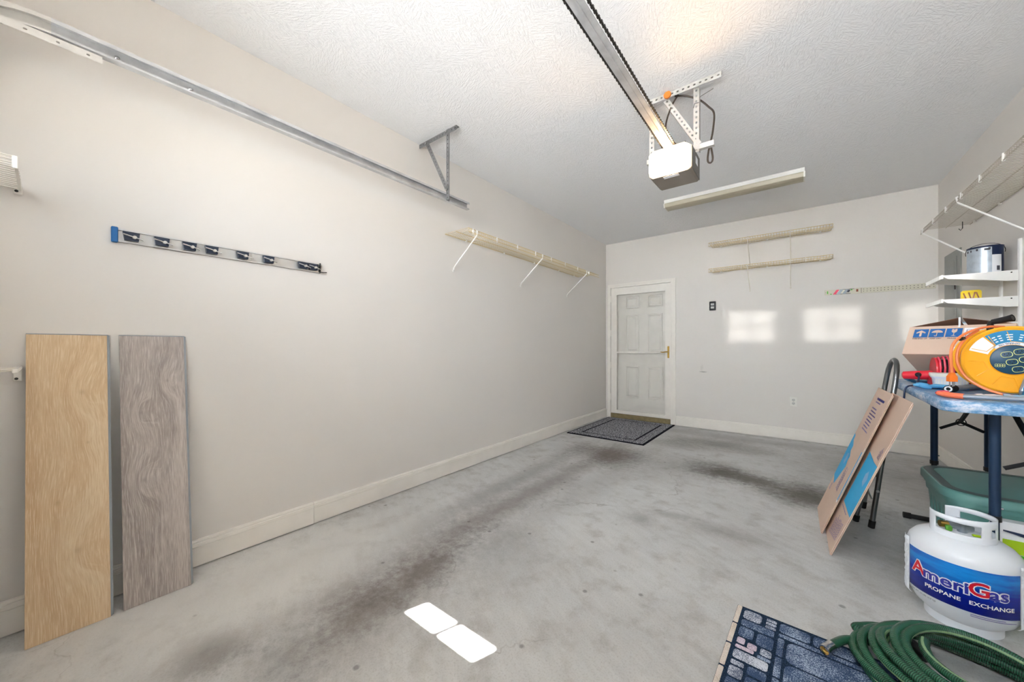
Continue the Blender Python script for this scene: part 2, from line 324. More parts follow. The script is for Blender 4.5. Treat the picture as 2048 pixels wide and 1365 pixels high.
# ------------------------------------------------------------------ mesh helpers
class MB:
    def __init__(s): s.v = []; s.f = []; s.uv = None
    def add(s, vs, fs):
        n = len(s.v); s.v += [tuple(x) for x in vs]; s.f += [tuple(n+i for i in f) for f in fs]; return s
    def box(s, x0, x1, y0, y1, z0, z1, mx=None):
        c = [(x0, y0, z0), (x1, y0, z0), (x1, y1, z0), (x0, y1, z0), (x0, y0, z1), (x1, y0, z1), (x1, y1, z1), (x0, y1, z1)]
        if mx is not None: c = [mx @ V(p) for p in c]
        return s.add(c, [(3, 2, 1, 0), (4, 5, 6, 7), (0, 1, 5, 4), (1, 2, 6, 5), (2, 3, 7, 6), (3, 0, 4, 7)])
    def bbox(s, x0, x1, y0, y1, z0, z1, b=.004, mx=None, seg=1):
        bm = bmesh.new(); bmesh.ops.create_cube(bm, size=1)
        for q in bm.verts: q.co = V(((x0+x1)/2+q.co.x*(x1-x0), (y0+y1)/2+q.co.y*(y1-y0), (z0+z1)/2+q.co.z*(z1-z0)))
        bmesh.ops.bevel(bm, geom=bm.edges[:], offset=b, segments=seg, affect='EDGES', profile=.5)
        return s.addbm(bm, mx)
    def addbm(s, bm, mx=None):
        bm.verts.index_update()
        vs = [(mx @ q.co if mx is not None else q.co.copy()) for q in bm.verts]
        s.add(vs, [[q.index for q in f.verts] for f in bm.faces]); bm.free(); return s
    def tube(s, pts, r, n=8, closed=False, caps=True, uvs=False):
        pts = [V(p) for p in pts]; k = len(pts); base = len(s.v); rr = r if isinstance(r, (list, tuple)) else [r]*k
        up = None; L = 0
        for i, p in enumerate(pts):
            a = pts[(i-1) % k] if (closed or i > 0) else p; b = pts[(i+1) % k] if (closed or i < k-1) else p
            t = (b-a).normalized()
            if up is None:
                up = t.orthogonal().normalized()
            up = (up - t*up.dot(t)); up = up.normalized() if up.length > 1e-6 else t.orthogonal().normalized()
            w = t.cross(up)
            for j in range(n):
                an = 2*pi*j/n; s.v.append(tuple(p + (up*cos(an)+w*sin(an))*rr[i]))
        lens = [0]
        for i in range(1, k): lens.append(lens[-1]+(pts[i]-pts[i-1]).length)
        for i in range(k if closed else k-1):
            i2 = (i+1) % k
            for j in range(n):
                j2 = (j+1) % n
                s.f.append((base+i*n+j, base+i*n+j2, base+i2*n+j2, base+i2*n+j))
                if uvs:
                    s.uv = s.uv or {}
                    s.uv[len(s.f)-1] = [(j/n, lens[i]), ((j+1)/n, lens[i]), ((j+1)/n, lens[i2]), (j/n, lens[i2])]
        if caps and not closed:
            s.f.append(tuple(base+j for j in reversed(range(n)))); s.f.append(tuple(base+(k-1)*n+j for j in range(n)))
        return s
    def cyl(s, p0, p1, r, n=16, r2=None): return s.tube([p0, p1], [r, r if r2 is None else r2], n)
    def loft(s, secs, cap0=True, cap1=True):
        n = len(secs[0]); base = len(s.v)
        for q in secs: s.v += [tuple(p) for p in q]
        for i in range(len(secs)-1):
            for j in range(n):
                j2 = (j+1) % n; s.f.append((base+i*n+j, base+i*n+j2, base+(i+1)*n+j2, base+(i+1)*n+j))
        if cap0: s.f.append(tuple(base+j for j in reversed(range(n))))
        if cap1: s.f.append(tuple(base+(len(secs)-1)*n+j for j in range(n)))
        return s
    def lathe(s, prof, c=(0, 0, 0), n=32, mx=None, cap0=True, cap1=True):
        secs = []
        for (r, z) in prof:
            q = [V((c[0]+r*cos(2*pi*j/n), c[1]+r*sin(2*pi*j/n), c[2]+z)) for j in range(n)]
            secs.append([mx @ p for p in q] if mx is not None else q)
        return s.loft(secs, cap0, cap1)
    def prism(s, poly, h, mx):                            # polygon in local xy, thick h along local z
        n = len(poly); a = [mx @ V((x, y, 0)) for x, y in poly]; b = [mx @ V((x, y, h)) for x, y in poly]
        return s.add(a+b, [tuple(reversed(range(n))), tuple(range(n, 2*n))]+[(i, (i+1) % n, n+(i+1) % n, n+i) for i in range(n)])
    def obj(s, name, material, parent=None, smooth=35, origin=None, kind=None):
        me = bpy.data.meshes.new(name)
        if parent is not None: O = world_origin(parent)
        elif origin is not None: O = V(origin)
        else: O = V((0, 0, 0))
        me.from_pydata([tuple(V(p)-O) for p in s.v], [], s.f)
        if s.uv:
            ul = me.uv_layers.new(name='UVMap')
            for i, p in enumerate(me.polygons):
                q = s.uv.get(i)
                if q:
                    for li, c in zip(p.loop_indices, q): ul.data[li].uv = c
        bm = bmesh.new(); bm.from_mesh(me)
        if not s.uv: bmesh.ops.recalc_face_normals(bm, faces=bm.faces)
        bm.to_mesh(me); bm.free()
        if smooth:
            for p in me.polygons: p.use_smooth = True
            me.set_sharp_from_angle(angle=radians(smooth))
        o = bpy.data.objects.new(name, me); COL.objects.link(o)
        me.materials.append(M[material] if isinstance(material, str) else material)
        if parent is not None: o.parent = parent
        else: o.location = O
        if kind: o['kind'] = kind
        return o
def world_origin(o):
    p = V(o.location)
    while o.parent is not None: o = o.parent; p = p + V(o.location)
    return p
def tag(o, label=None, cat=None, group=None, kind=None):
    if label: o['label'] = label
    if cat: o['category'] = cat
    if group: o['group'] = group
    if kind: o['kind'] = kind
    return o
def thing(name, label, cat, loc, group=None):
    o = bpy.data.objects.new(name, None); COL.objects.link(o); o.location = loc; o.empty_display_size = .05
    return tag(o, label, cat, group)
def struct(name, mb, material, parent=None, smooth=0, label=None):
    o = mb.obj(name, material, parent, smooth)
    if parent is None: o['kind'] = 'structure'
    if label: o['label'] = label
    return o
def sgroup(name, loc):
    o = bpy.data.objects.new(name, None); COL.objects.link(o); o.location = loc; o['kind'] = 'structure'; return o
def rrect(hx, hy, r, n=5, c=(0, 0), z=0, rot=0):
    pts = []; r = min(r, hx*.999, hy*.999)
    for (sx, sy, a0) in ((1, 1, 0), (-1, 1, pi/2), (-1, -1, pi), (1, -1, 3*pi/2)):
        for i in range(n+1):
            a = a0+pi/2*i/n; pts.append((sx*(hx-r)+r*cos(a), sy*(hy-r)+r*sin(a)))
    return [V((c[0]+x*cos(rot)-y*sin(rot), c[1]+x*sin(rot)+y*cos(rot), z)) for x, y in pts]
def frame(o, x, y, z=None):                               # matrix from origin and local axes
    x = V(x).normalized(); y = V(y); z = x.cross(y).normalized() if z is None else V(z).normalized(); y = z.cross(x)
    return Matrix(((x.x, y.x, z.x, o[0]), (x.y, y.y, z.y, o[1]), (x.z, y.z, z.z, o[2]), (0, 0, 0, 1)))
def text_mb(s, size, offset=0, align='CENTER', space=1.0):
    c = bpy.data.curves.new('t', 'FONT'); c.body = s; c.size = size; c.offset = offset; c.align_x = align; c.align_y = 'CENTER'; c.space_character = space
    c.resolution_u = 3; o = bpy.data.objects.new('t', c); COL.objects.link(o); me = o.to_mesh()
    vs = [q.co.copy() for q in me.vertices]; fs = [tuple(p.vertices) for p in me.polygons]
    o.to_mesh_clear(); bpy.data.objects.remove(o); bpy.data.curves.remove(c); return vs, fs
def text(s, size, mx, name, material, parent, offset=0, align='CENTER', sx=1, warp=None, mb=None):
    vs, fs = text_mb(s, size, offset, align); b = mb or MB()
    b.add([(warp(V((p.x*sx, p.y, p.z))) if warp else mx @ V((p.x*sx, p.y, p.z))) for p in vs], fs)
    return b if mb is not None else b.obj(name, material, parent, 0)
def spline(P, k=8):
    P = [V(p) for p in P]; out = []
    for i in range(len(P)-1):
        p0, p1, p2, p3 = P[max(0, i-1)], P[i], P[i+1], P[min(len(P)-1, i+2)]
        for j in range(k):
            t = j/k; out.append(.5*((2*p1)+(p2-p0)*t+(2*p0-5*p1+4*p2-p3)*t*t+(3*p1-p0-3*p2+p3)*t**3))
    return out+[P[-1]]
def perforated(mb, p0, u, w, length, width, pitch=.032, r=.0075, th=.0025):
    u = V(u).normalized(); w = V(w).normalized(); nrm = u.cross(w).normalized(); n = max(1, round(length/pitch)); cell = length/n
    for i in range(n):
        c = V(p0)+u*cell*(i+.5)+w*width/2
        for side in (-.5, .5):
            o = c+nrm*th*side; ou = []; inn = []
            for k in range(8):
                a = pi/4*k
                q = [(1, 0), (1, 1), (0, 1), (-1, 1), (-1, 0), (-1, -1), (0, -1), (1, -1)][k]
                ou.append(o+u*q[0]*cell/2+w*q[1]*width/2); inn.append(o+u*cos(a)*r+w*sin(a)*r*.8)
            mb.add(ou+inn, [(k, (k+1) % 8, 8+(k+1) % 8, 8+k) if side > 0 else (8+k, 8+(k+1) % 8, (k+1) % 8, k) for k in range(8)])
    return mb
def angle_iron(p0, p1, w1, w2, width=.032, pitch=.032):
    p0 = V(p0); p1 = V(p1); u = p1-p0; b = MB()
    perforated(b, p0, u, w1, u.length, width, pitch); perforated(b, p0, u, w2, u.length, width, pitch); return b

# ------------------------------------------------------------------ room shell
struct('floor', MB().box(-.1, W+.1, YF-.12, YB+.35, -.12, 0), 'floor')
struct('ceiling', MB().box(-.1, W+.1, YF-.12, YB+.2, H, H+.12), 'ceiling')
struct('wall_left', MB().box(-.12, 0, YF-.12, YB+.12, 0, H), 'wall')
struct('wall_right', MB().box(W, W+.12, YF-.12, YB+.12, 0, H), 'wall')
DX0, DX1, DZ = .080, .985, 2.045
struct('wall_back', MB().box(0, DX0, YB, YB+.12, 0, H).box(DX1, W, YB, YB+.12, 0, H).box(DX0, DX1, YB, YB+.12, DZ, H), 'wall_back')
GX0, GX1, GZ = .386, 3.130, 2.134
struct('wall_front', MB().box(0, GX0, YF-.10, YF, 0, H).box(GX1, W, YF-.10, YF, 0, H).box(GX0, GX1, YF-.10, YF, GZ, H), 'wall')
def base_profile(x0, x1, mk):                             # moulded board: face, groove, rounded cap
    prof = [(0, .006), (.014, .006), (.014, .100), (.0125, .1015), (.015, .104), (.015, .118), (.010, .122), (.012, .126), (.009, .135), (0, .137)]
    b = MB(); b.loft([[V(mk(x0, d, z)) for d, z in prof], [V(mk(x1, d, z)) for d, z in prof]]); return b
bl = sgroup('baseboard_left', (0, 2, 0))
for a, c in ((YF, 1.7795), (1.7815, YB)): base_profile(a, c, lambda y, d, z: (d, y, z)).obj('board', 'white_trim', bl, 30)
struct('baseboard_back', base_profile(1.052, W, lambda x, d, z: (x, YB-d, z)), 'white_trim', None, 30)
struct('baseboard_right', base_profile(YF, YB-.016, lambda y, d, z: (W-d, y, z)), 'white_trim', None, 30)
# door casing
ca = sgroup('trim_1', (.53, YB, 0))
def casing(x0, x1, z0, z1, flip):
    b = MB(); b.box(x0, x1, YB-.012, YB-.0002, z0, z1)
    if flip == 'v': b.box(x0+(x1-x0)*.62, x1, YB-.019, YB-.012, z0, z1); b.box(x0, x0+(x1-x0)*.14, YB-.016, YB-.012, z0, z1)
    else: b.box(x0, x1, YB-.019, YB-.012, z0+(z1-z0)*.62, z1)
    return b
casing(.030, DX0+.004, 0, DZ+.05, 'v').obj('side_casing', 'white_trim', ca, 0)
casing(DX1-.004, 1.050, 0, DZ+.05, 'v').obj('side_casing', 'white_trim', ca, 0)
casing(DX0+.004, DX1-.004, DZ-.004, DZ+.05, 'h').obj('head_casing', 'white_trim', ca, 0)
struct('trim_2', MB().box(DX0, DX1, YB-.004, YB+.10, 0, .072), 'threshold_oak')
# entry door behind the storm door
d1 = sgroup('door_1', (.53, YB+.07, 0))
MB().box(DX0-.002, DX1+.002, YB+.075, YB+.125, .0, DZ+.002).obj('slab', 'white_trim', d1, 0)
for (x0, x1) in ((.295, .505), (.630, .850)):
    for (z0, z1) in ((1.71, 1.895), (1.03, 1.615), (.325, .82)):
        b = MB(); y = YB+.075; rings = [(0, 0), (.004, .006), (.018, .006), (.040, .002), (.048, .002)]
        secs = [[V((x0+i, y-d, z0+i)), V((x1-i, y-d, z0+i)), V((x1-i, y-d, z1-i)), V((x0+i, y-d, z1-i))] for i, d in ((0, .0005), (.005, .012), (.016, .012), (.024, -.003), (.046, .010))]
        b.loft(secs, False, True); b.obj('panel', 'white_trim', d1, 0)
# storm door
d2 = sgroup('door_2', (.53, YB, .075))
SY0, SY1 = YB-.004, YB+.030
fx0, fx1, fz0, fz1, gx0, gx1, gz0, gz1 = .089, .978, .078, 2.038, .180, .905, .128, 1.925
b = MB().box(fx0, gx0, SY0, SY1, fz0, fz1).box(gx1, fx1, SY0, SY1, fz0, fz1).box(gx0, gx1, SY0, SY1, gz1, fz1).box(gx0, gx1, SY0, SY1, fz0, gz0)
b.box(gx0, gx1, SY0-.004, SY0+.004, gz1, gz1+.03)
b.obj('frame', 'white_trim', d2, 0)
MB().box(gx0, gx1, SY0+.018, SY0+.022, gz0, gz1).obj('glass_pane', 'glass', d2, 0)
MB().bbox(gx0, gx1, SY0-.006, SY1, 1.018, 1.044, .004).obj('mid_rail', 'white_trim', d2)
hp = MB().bbox(.936, .962, SY0-.006, SY0+.001, .955, 1.125, .004).obj('handle_plate', 'brass', d2)
MB().tube([(.949, SY0-.004, 1.045), (.949, SY0-.035, 1.045), (.93, SY0-.045, 1.045), (.88, SY0-.045, 1.038), (.852, SY0-.04, 1.043)], [.008, .008, .009, .008, .006], 8).obj('lever', 'brass', hp)
MB().cyl((.949, SY0-.012, .985), (.949, SY0, .985), .010, 12).obj('lock', 'brass', hp)
for z in (.28, .78, 1.28, 1.82): MB().cyl((fx0-.004, SY0-.006, z), (fx0-.004, SY0-.006, z+.10), .006, 8).obj('hinge', 'white_trim', d2)

# garage door behind the camera, its four windows let the daylight in
d3 = sgroup('door_3', ((GX0+GX1)/2, YF-.05, 0)); gy0, gy1 = YF-.085, YF-.04
for z0, z1 in ((0, .53), (.535, 1.06), (1.065, 1.595)): MB().box(GX0, GX1, gy0, gy1, z0, z1).obj('section', 'white_trim', d3, 0)
b = MB().box(GX0, GX1, gy0, gy1, 1.60, WIN_Z0).box(GX0, GX1, gy0, gy1, WIN_Z1, GZ)
xs = [GX0]+[q for wx in WIN_X for q in (wx-WIN_W/2, wx+WIN_W/2)]+[GX1]
for i in range(0, len(xs), 2): b.box(xs[i], xs[i+1], gy0, gy1, WIN_Z0, WIN_Z1)
sec = b.obj('section', 'white_trim', d3, 0)
for wx in WIN_X:
    MB().box(wx-WIN_W/2, wx+WIN_W/2, gy0+.02, gy0+.024, WIN_Z0, WIN_Z1).obj('window_pane', 'glass', d3, 0)
    MB().box(wx-.008, wx+.008, gy0+.01, gy1, WIN_Z0, WIN_Z1).box(wx-WIN_W/2, wx+WIN_W/2, gy0+.01, gy1, 1.87, 1.884).obj('muntin', 'white_trim', d3, 0)
struct('ground', MB().box(-40, 40, -60, YF-.13, -.15, -.04), mat('driveway', srgb(176, 174, 170), .9))
struct('roof_eave', MB().box(-1, W+1, -.40, YF-.12, 2.83, 3.0), 'white_trim')

# ------------------------------------------------------------------ garage-door track on the left
TX, tz = .32, lambda y: 2.244
tr = thing('garage_door_track', 'long galvanised garage door track high along the left wall', 'track', (TX, 1.8, 2.2))
def track_sec(y, zc, ang):                                # C-section: web outside, two lips
    pr = [(0, -.026), (.030, -.026), (.030, -.018), (.027, -.018), (.027, -.023), (.004, -.023), (.004, .023), (.026, .026), (.030, .014), (.033, .014), (.033, .029), (0, .029)]
    return [V((TX-.03+a, y-sin(ang)*c, zc+cos(ang)*c)) for a, c in pr]
b = MB(); b.loft([track_sec(y, tz(y), 0) for y in (.76, 1.4, 2.0, 2.845)]); b.obj('straight_rail', 'galvanised', tr, 25)
b = MB(); secs = []
for i in range(13):
    a = pi/2*i/12; secs.append(track_sec(.76-.29*sin(a), tz(.86)-.29*(1-cos(a)), a))
secs.append(track_sec(.47, 1.4, pi/2)); secs.append(track_sec(.47, .03, pi/2))
b.loft(secs); b.obj('curved_rail', 'galvanised_light', tr, 25)
b = MB(); perforated(b, (TX+.004, .46, tz(.86)-.036), (0, 1, 0), (0, 0, -1), .42, .026, .07, .005); b.box(TX-.03, TX+.004, .46, .88, tz(.86)-.039, tz(.86)-.036)
b.obj('splice_plate', 'galvanised_light', tr, 0)
for y in (.92, 1.14): MB().lathe([(.008, 0), (.008, .003), (.004, .006)], n=10, mx=frame((TX-.026, y, tz(y)), (0, 1, 0), (0, 0, 1))).obj('bolt', 'chrome', tr)
hg = thing('track_hanger', 'grey perforated angle hanger holding the left track to the ceiling', 'bracket', (.335, 2.60, H))
angle_iron((0.0, 2.60, H-.001), (.43, 2.60, H-.001), (0, 0, -1), (0, 1, 0)).obj('ceiling_angle', 'galvanised_dark', hg, 0)
angle_iron((.322, 2.598, H), (.322, 2.598, 2.215), (1, 0, 0), (0, 1, 0)).obj('drop_angle', 'galvanised_dark', hg, 0)
angle_iron((.085, 2.594, H-.025), (.318, 2.594, 2.29), (1, 0, .5), (0, 1, 0)).obj('brace_angle', 'galvanised_dark', hg, 0)
for p in ((.335, 2.590, H-.02), (.335, 2.590, 2.285), (.10, 2.588, H-.03)): MB().cyl(p, (p[0], p[1]-.008, p[2]), .008, 6).obj('bolt', 'chrome', hg)

# ------------------------------------------------------------------ garage-door opener
OX, OY = 1.775, 3.24
op = thing('garage_door_opener', 'grey garage door opener with a glowing warm lens hung from the ceiling', 'opener', (OX, OY, 2.18))
def oct_sec(y, hx, z0, z1, c):
    return [V((OX+x, y, z)) for x, z in ((-hx+c, z0), (hx-c, z0), (hx, z0+c*.8), (hx, z1-c*.8), (hx-c, z1), (-hx+c, z1), (-hx, z1-c*.8), (-hx, z0+c*.8))]
b = MB(); b.loft([oct_sec(3.135, .122, 2.186, 2.340, .012), oct_sec(3.36, .122, 2.190, 2.340, .012), oct_sec(3.375, .112, 2.200, 2.335, .012)]); b.obj('housing', 'opener_grey', op, 30)
b = MB(); b.loft([oct_sec(3.095, .098, 2.206, 2.328, .02), oct_sec(3.100, .118, 2.190, 2.342, .026), oct_sec(3.1345, .124, 2.184, 2.345, .022)], True, False); b.obj('light_lens', 'lens', op, 50)
MB().box(OX+.1225, OX+.1245, 3.15, 3.36, 2.196, 2.334).obj('side_panel', 'opener_dark', op, 0)
MB().box(OX+.1245, OX+.1252, 3.24, 3.30, 2.26, 2.305).obj('side_sticker', 'paper_white', op, 0)
MB().box(OX-.045, OX+.045, 3.15, 3.18, 2.1835, 2.1862).obj('sticker', 'paper_white', op, 0)
rl = MB(); pr = [(-.026, .0), (-.006, .0), (-.004, -.004), (.004, -.004), (.006, .0), (.026, .0), (.026, .004), (.004, .004), (.004, .032), (-.004, .032), (-.004, .004), (-.026, .004)]
rl.loft([[V((OX+x, y, 2.338+z)) for x, z in pr] for y in (YF+.02, 3.12)]); rl.obj('rail', 'galvanised', op, 0)
ch = MB()
for sx in (-1, 1):
    y = YF+.08; i = 0
    while y < 3.13:
        h = .0055 if i % 2 else .0035
        ch.box(OX+sx*.034-h, OX+sx*.034+h, y, y+.0085, 2.344, 2.352); ch.box(OX+sx*.034-.0025, OX+sx*.034+.0025, y+.0085, y+.0127, 2.346, 2.350); y += .0127; i += 1
ch.obj('drive_chain', 'dark_steel', op, 0, kind='stuff')
MB().box(OX-.05, OX+.05, YF, YF+.02, 2.30, 2.42).obj('header_bracket', 'galvanised', op, 0)
MB().tube(spline([(OX+.05, 3.14, 2.342), (OX-.005, 3.15, 2.42), (OX-.045, 3.21, 2.54), (OX-.02, 3.235, 2.66), (OX+.02, 3.25, 2.735)]), .005, 8).obj('wire', 'cord_brown', op)
MB().tube(spline([(OX+.0, 3.25, 2.735), (OX+.06, 3.26, 2.715), (OX+.135, 3.27, 2.668), (OX+.19, 3.27, 2.60), (OX+.22, 3.275, 2.55), (OX+.215, 3.28, 2.46), (OX+.205, 3.28, 2.40), (OX+.19, 3.28, 2.33), (OX+.185, 3.28, 2.27), (OX+.20, 3.285, 2.255), (OX+.212, 3.285, 2.28), (OX+.20, 3.28, 2.37)], 5), .0055, 8).obj('power_cord', 'cord_brown', op)
MB().tube([(OX-.02, 3.20, 2.345), (OX+.075, 3.20, 2.395)], .004, 6).obj('antenna', 'black_plastic', op)
oh = thing('opener_hanger', 'pale perforated angle hanger carrying the opener from the ceiling', 'bracket', (OX, 3.235, H))
angle_iron((1.53, 3.20, H-.001), (2.045, 3.20, H-.001), (0, 1, 0), (0, 0, -1), .034).obj('ceiling_angle', 'galvanised_light', oh, 0)
angle_iron((1.920, 3.236, H-.02), (1.920, 3.236, 2.325), (-1, 0, 0), (0, 1, 0)).obj('drop_angle', 'galvanised_light', oh, 0)
angle_iron((1.618, 3.236, H-.02), (1.618, 3.236, 2.325), (1, 0, 0), (0, 1, 0)).obj('drop_angle', 'galvanised_light', oh, 0)
angle_iron((1.71, 3.232, H-.03), (1.905, 3.232, 2.36), (1, 0, .45), (0, 1, 0)).obj('brace_angle', 'galvanised_light', oh, 0)
MB().box(1.60, 2.00, 3.238, 3.268, 2.340, 2.345).box(1.60, 2.00, 3.238, 3.241, 2.345, 2.37).obj('cross_bar', 'galvanised_light', oh, 0)
MB().cyl((1.745, 3.198, H-.020), (1.745, 3.186, H-.020), .022, 14).obj('orange_washer', 'orange_cap', oh)
MB().tube([(1.89, 3.228, 2.60), (1.90, 3.205, 2.61), (1.925, 3.20, 2.605)], .002, 5).obj('cable_tie', 'black_plastic', oh)
MB().tube([(1.925, 3.23, 2.655), (2.0, 3.225, 2.672)], .0015, 5).obj('loose_wire', 'dark_steel', oh)

# ------------------------------------------------------------------ fluorescent strip light
fl = thing('strip_light', 'white fluorescent strip light on the ceiling behind the opener', 'light', (1.845, 5.05, H))
b = MB(); pr = [(4.975, H), (4.975, 2.706), (4.985, 2.703), (5.115, 2.703), (5.125, 2.706), (5.125, H)]
b.loft([[V((x, y, z)) for y, z in pr] for x in (1.237, 2.455)]); b.obj('housing', 'white_metal', fl, 0)
b = MB(); pr = [(4.968, 2.7025), (4.968, 2.690), (4.980, 2.664), (4.988, 2.660), (5.112, 2.660), (5.120, 2.664), (5.132, 2.690), (5.132, 2.7025)]
b.loft([[V((x, y, z)) for y, z in pr] for x in (1.246, 2.447)]); b.obj('diffuser', mat('diffuser', srgb(184, 176, 154), .35, vary=.03), fl, 30)
for x0, x1 in ((1.233, 1.2455), (2.4475, 2.459)):
    b = MB(); pr2 = [(4.964, 2.7025), (4.964, 2.688), (4.978, 2.658), (5.122, 2.658), (5.136, 2.688), (5.136, 2.7025)]
    b.loft([[V((x, y, z)) for y, z in pr2] for x in (x0, x1)]); b.obj('end_cap', 'white_plastic', fl, 0)

# ------------------------------------------------------------------ wire shelves
def wire_shelf(label, o, u, v, L, D, braces, clips, matn, group=None, drop=.29, lip=.032, rod=.0034, wire=.0017, pitch=.0255, brmat='white_metal', frontext=.05, mids=(.5,), lipclips=True):
    o = V(o); u = V(u); v = V(v); z = V((0, 0, 1)); t = thing('wire_shelf', label, 'shelf', o+u*L/2, group)
    P = lambda a, d, h=0: o+u*a+v*d+z*h
    MB().cyl(P(0, .008), P(L, .008), rod, 6).obj('rod', matn, t)
    for q in mids: MB().cyl(P(0, D*q, -.004), P(L, D*q, -.004), rod, 6).obj('rod', matn, t)
    MB().cyl(P(-.0, D), P(L+frontext, D), rod, 6).obj('rod', matn, t)
    MB().cyl(P(-.0, D+.004, -lip), P(L+frontext, D+.004, -lip), rod, 6).obj('rod', matn, t)
    b = MB(); n = int(L/pitch)
    for i in range(n+1):
        a = L*i/n; b.tube([P(a, .004, .003), P(a, D+.002, .003), P(a, D+.005, -lip-.002)], wire, 4)
    b.obj('cross_wires', matn, t, kind='stuff')
    for a in braces:
        br = MB(); br.tube([P(a, D-.015, .008), P(a, D+.010, -.006), P(a, D+.002, -lip-.01), P(a, .012, -drop+.02), P(a, .006, -drop)], .0058, 6)
        bo = br.obj('brace', brmat, t)
        MB().lathe([(.009, 0), (.009, .004), (.005, .007)], n=10, mx=frame(P(a, .0005, -drop-.012), u, z if (u.cross(z)).dot(v) > 0 else -z)).obj('anchor_screw', brmat, bo)
    for a in clips:
        p = P(a, .008); mx = frame(p, u, z); MB().bbox(-.010, .010, -.012, .012, -.008, .008, .003, mx).obj('wall_clip', 'white_plastic', t)
    if lipclips:
        a = .05
        while a < L:
            MB().bbox(-.004, .004, -lip-.006, .006, -.006, .006, .002, frame(P(a, D+.003), u, z)).obj('lip_clip', brmat, t); a += .305
    return t
wire_shelf('long cream wire shelf on three white braces on the left wall', (0, 2.87, 2.086), (0, 1, 0), (1, 0, 0), 2.44, .285, (.095, 1.095, 2.12), (.25, .80, 1.35, 1.9, 2.3), 'shelf_cream')
wire_shelf('upper of two cream wire shelves on the back wall beside the door', (1.512, YB, 2.442), (1, 0, 0), (0, -1, 0), 1.195, .29, (.42, .83), (.1, .6, 1.1), 'shelf_cream', group='wire shelves on the back wall', brmat='shelf_white', frontext=.0, mids=(.33, .66), lip=.042)
wire_shelf('lower of two cream wire shelves on the back wall beside the door', (1.512, YB, 2.110), (1, 0, 0), (0, -1, 0), 1.195, .29, (.42, .83), (.1, .6, 1.1), 'shelf_cream', group='wire shelves on the back wall', brmat='shelf_white', frontext=.0, mids=(.33, .66), lip=.040, drop=.275)
wire_shelf('white wire shelf high on the right wall above the paint can', (W, 5.37, 2.110), (0, -1, 0), (-1, 0, 0), 1.9, .275, (.07, .90), (.1, .55, 1.0, 1.45), 'shelf_grey', frontext=0)
hk = MB(); hk.tube([(3.44, 5.25, 2.115), (3.44, 5.25, 2.06), (3.43, 5.25, 2.045), (3.42, 5.25, 2.06)], .0025, 6)
tag(hk.obj('metal_hook', 'dark_steel', None, origin=(3.44, 5.25, 2.045)), 'small dark metal hook hanging through the right wall wire shelf', 'hook')
def end_shelf(z, label, n, up, down, dn):
    t = thing('wire_shelf', label, 'shelf', (.15, .62, z), 'wire shelf ends at the left edge'); y0, y1, D = .55, .690, .31
    for i in range(n):
        x = .012+(D-.012)*i/(n-1); MB().cyl((x, y0, z), (x, y1-.006, z), .0024, 5).obj('rod', 'shelf_white', t)
    for k in range(max(1, round(up/.011))): MB().cyl((D+.004, y0, z+.011*(k+.6)), (D+.004, y1-.008, z+.011*(k+.6)), .0024, 5).obj('rod', 'shelf_white', t)
    MB().box(0, D, y1-.007, y1, z-.006, z+.006).obj('end_bar', 'white_plastic', t, 0)
    MB().bbox(D-.003, D+.009, y1-.012, y1+.001, z-dn, z+up, .002).obj('front_cap', 'white_plastic', t)
    nb = MB()
    for k in range(12): nb.bbox(.02+k*.021, .026+k*.021, y1-.002, y1+.002, z-.003, z+.003, .001)
    nb.obj('comb_teeth', 'white_plastic', t, 0, kind='stuff')
    wb = MB().bbox(0, .012, y1-.020, y1+.002, z-down, z+.004, .002).obj('wall_bracket', 'white_plastic', t)
    MB().cyl((.012, y1-.012, z-down+.010), (.015, y1-.012, z-down+.010), .005, 8).obj('screw', 'dark_steel', wb)
    return t
end_shelf(1.726, 'end of a white wire shelf at the left edge, above the leaning planks', 13, .030, .02, .012)
end_shelf(1.030, 'end of a low white wire shelf at the left edge beside the tan plank', 13, .007, .052, .008)

# ------------------------------------------------------------------ broom rack
rk = thing('tool_rack', 'silver broom rack with navy grippers and a blue end cap on the left wall', 'rack', (0, 1.38, 1.58))
b = MB(); b.box(0, .004, .945, 1.815, 1.585, 1.640).box(.004, .012, .945, 1.815, 1.634, 1.641).box(.004, .012, .945, 1.815, 1.582, 1.589); b.obj('rail', 'aluminium', rk, 0)
MB().bbox(0, .020, .925, .946, 1.577, 1.645, .003).obj('end_cap', 'rack_blue', rk)
MB().bbox(0, .018, 1.814, 1.822, 1.580, 1.643, .002).obj('end_cap', 'black_plastic', rk)
for y in (.985, 1.085, 1.185, 1.272, 1.405, 1.528, 1.712, 1.770):
    mx = frame((0.012, y, 1.611), (0, 1, 0), (0, 0, 1)); g = MB()
    g.prism([(-.026, .018), (.028, .018), (.024, -.020), (-.020, -.020)], .020, mx); h = g.obj('gripper', 'holder_navy', rk, 0)
    MB().tube([(.030, y-.024, 1.617), (.040, y-.004, 1.610), (.044, y+.016, 1.604), (.040, y+.038, 1.598)], .0032, 6).obj('swing_arm', 'chrome', h)
    MB().cyl((.030, y+.010, 1.606), (.047, y+.010, 1.606), .007, 8).obj('arm_pivot', 'galvanised_light', h)
MB().tube([(.012, 1.81, 1.588), (.03, 1.83, 1.583), (.035, 1.85, 1.586)], .003, 6).obj('end_hook', 'dark_steel', rk)

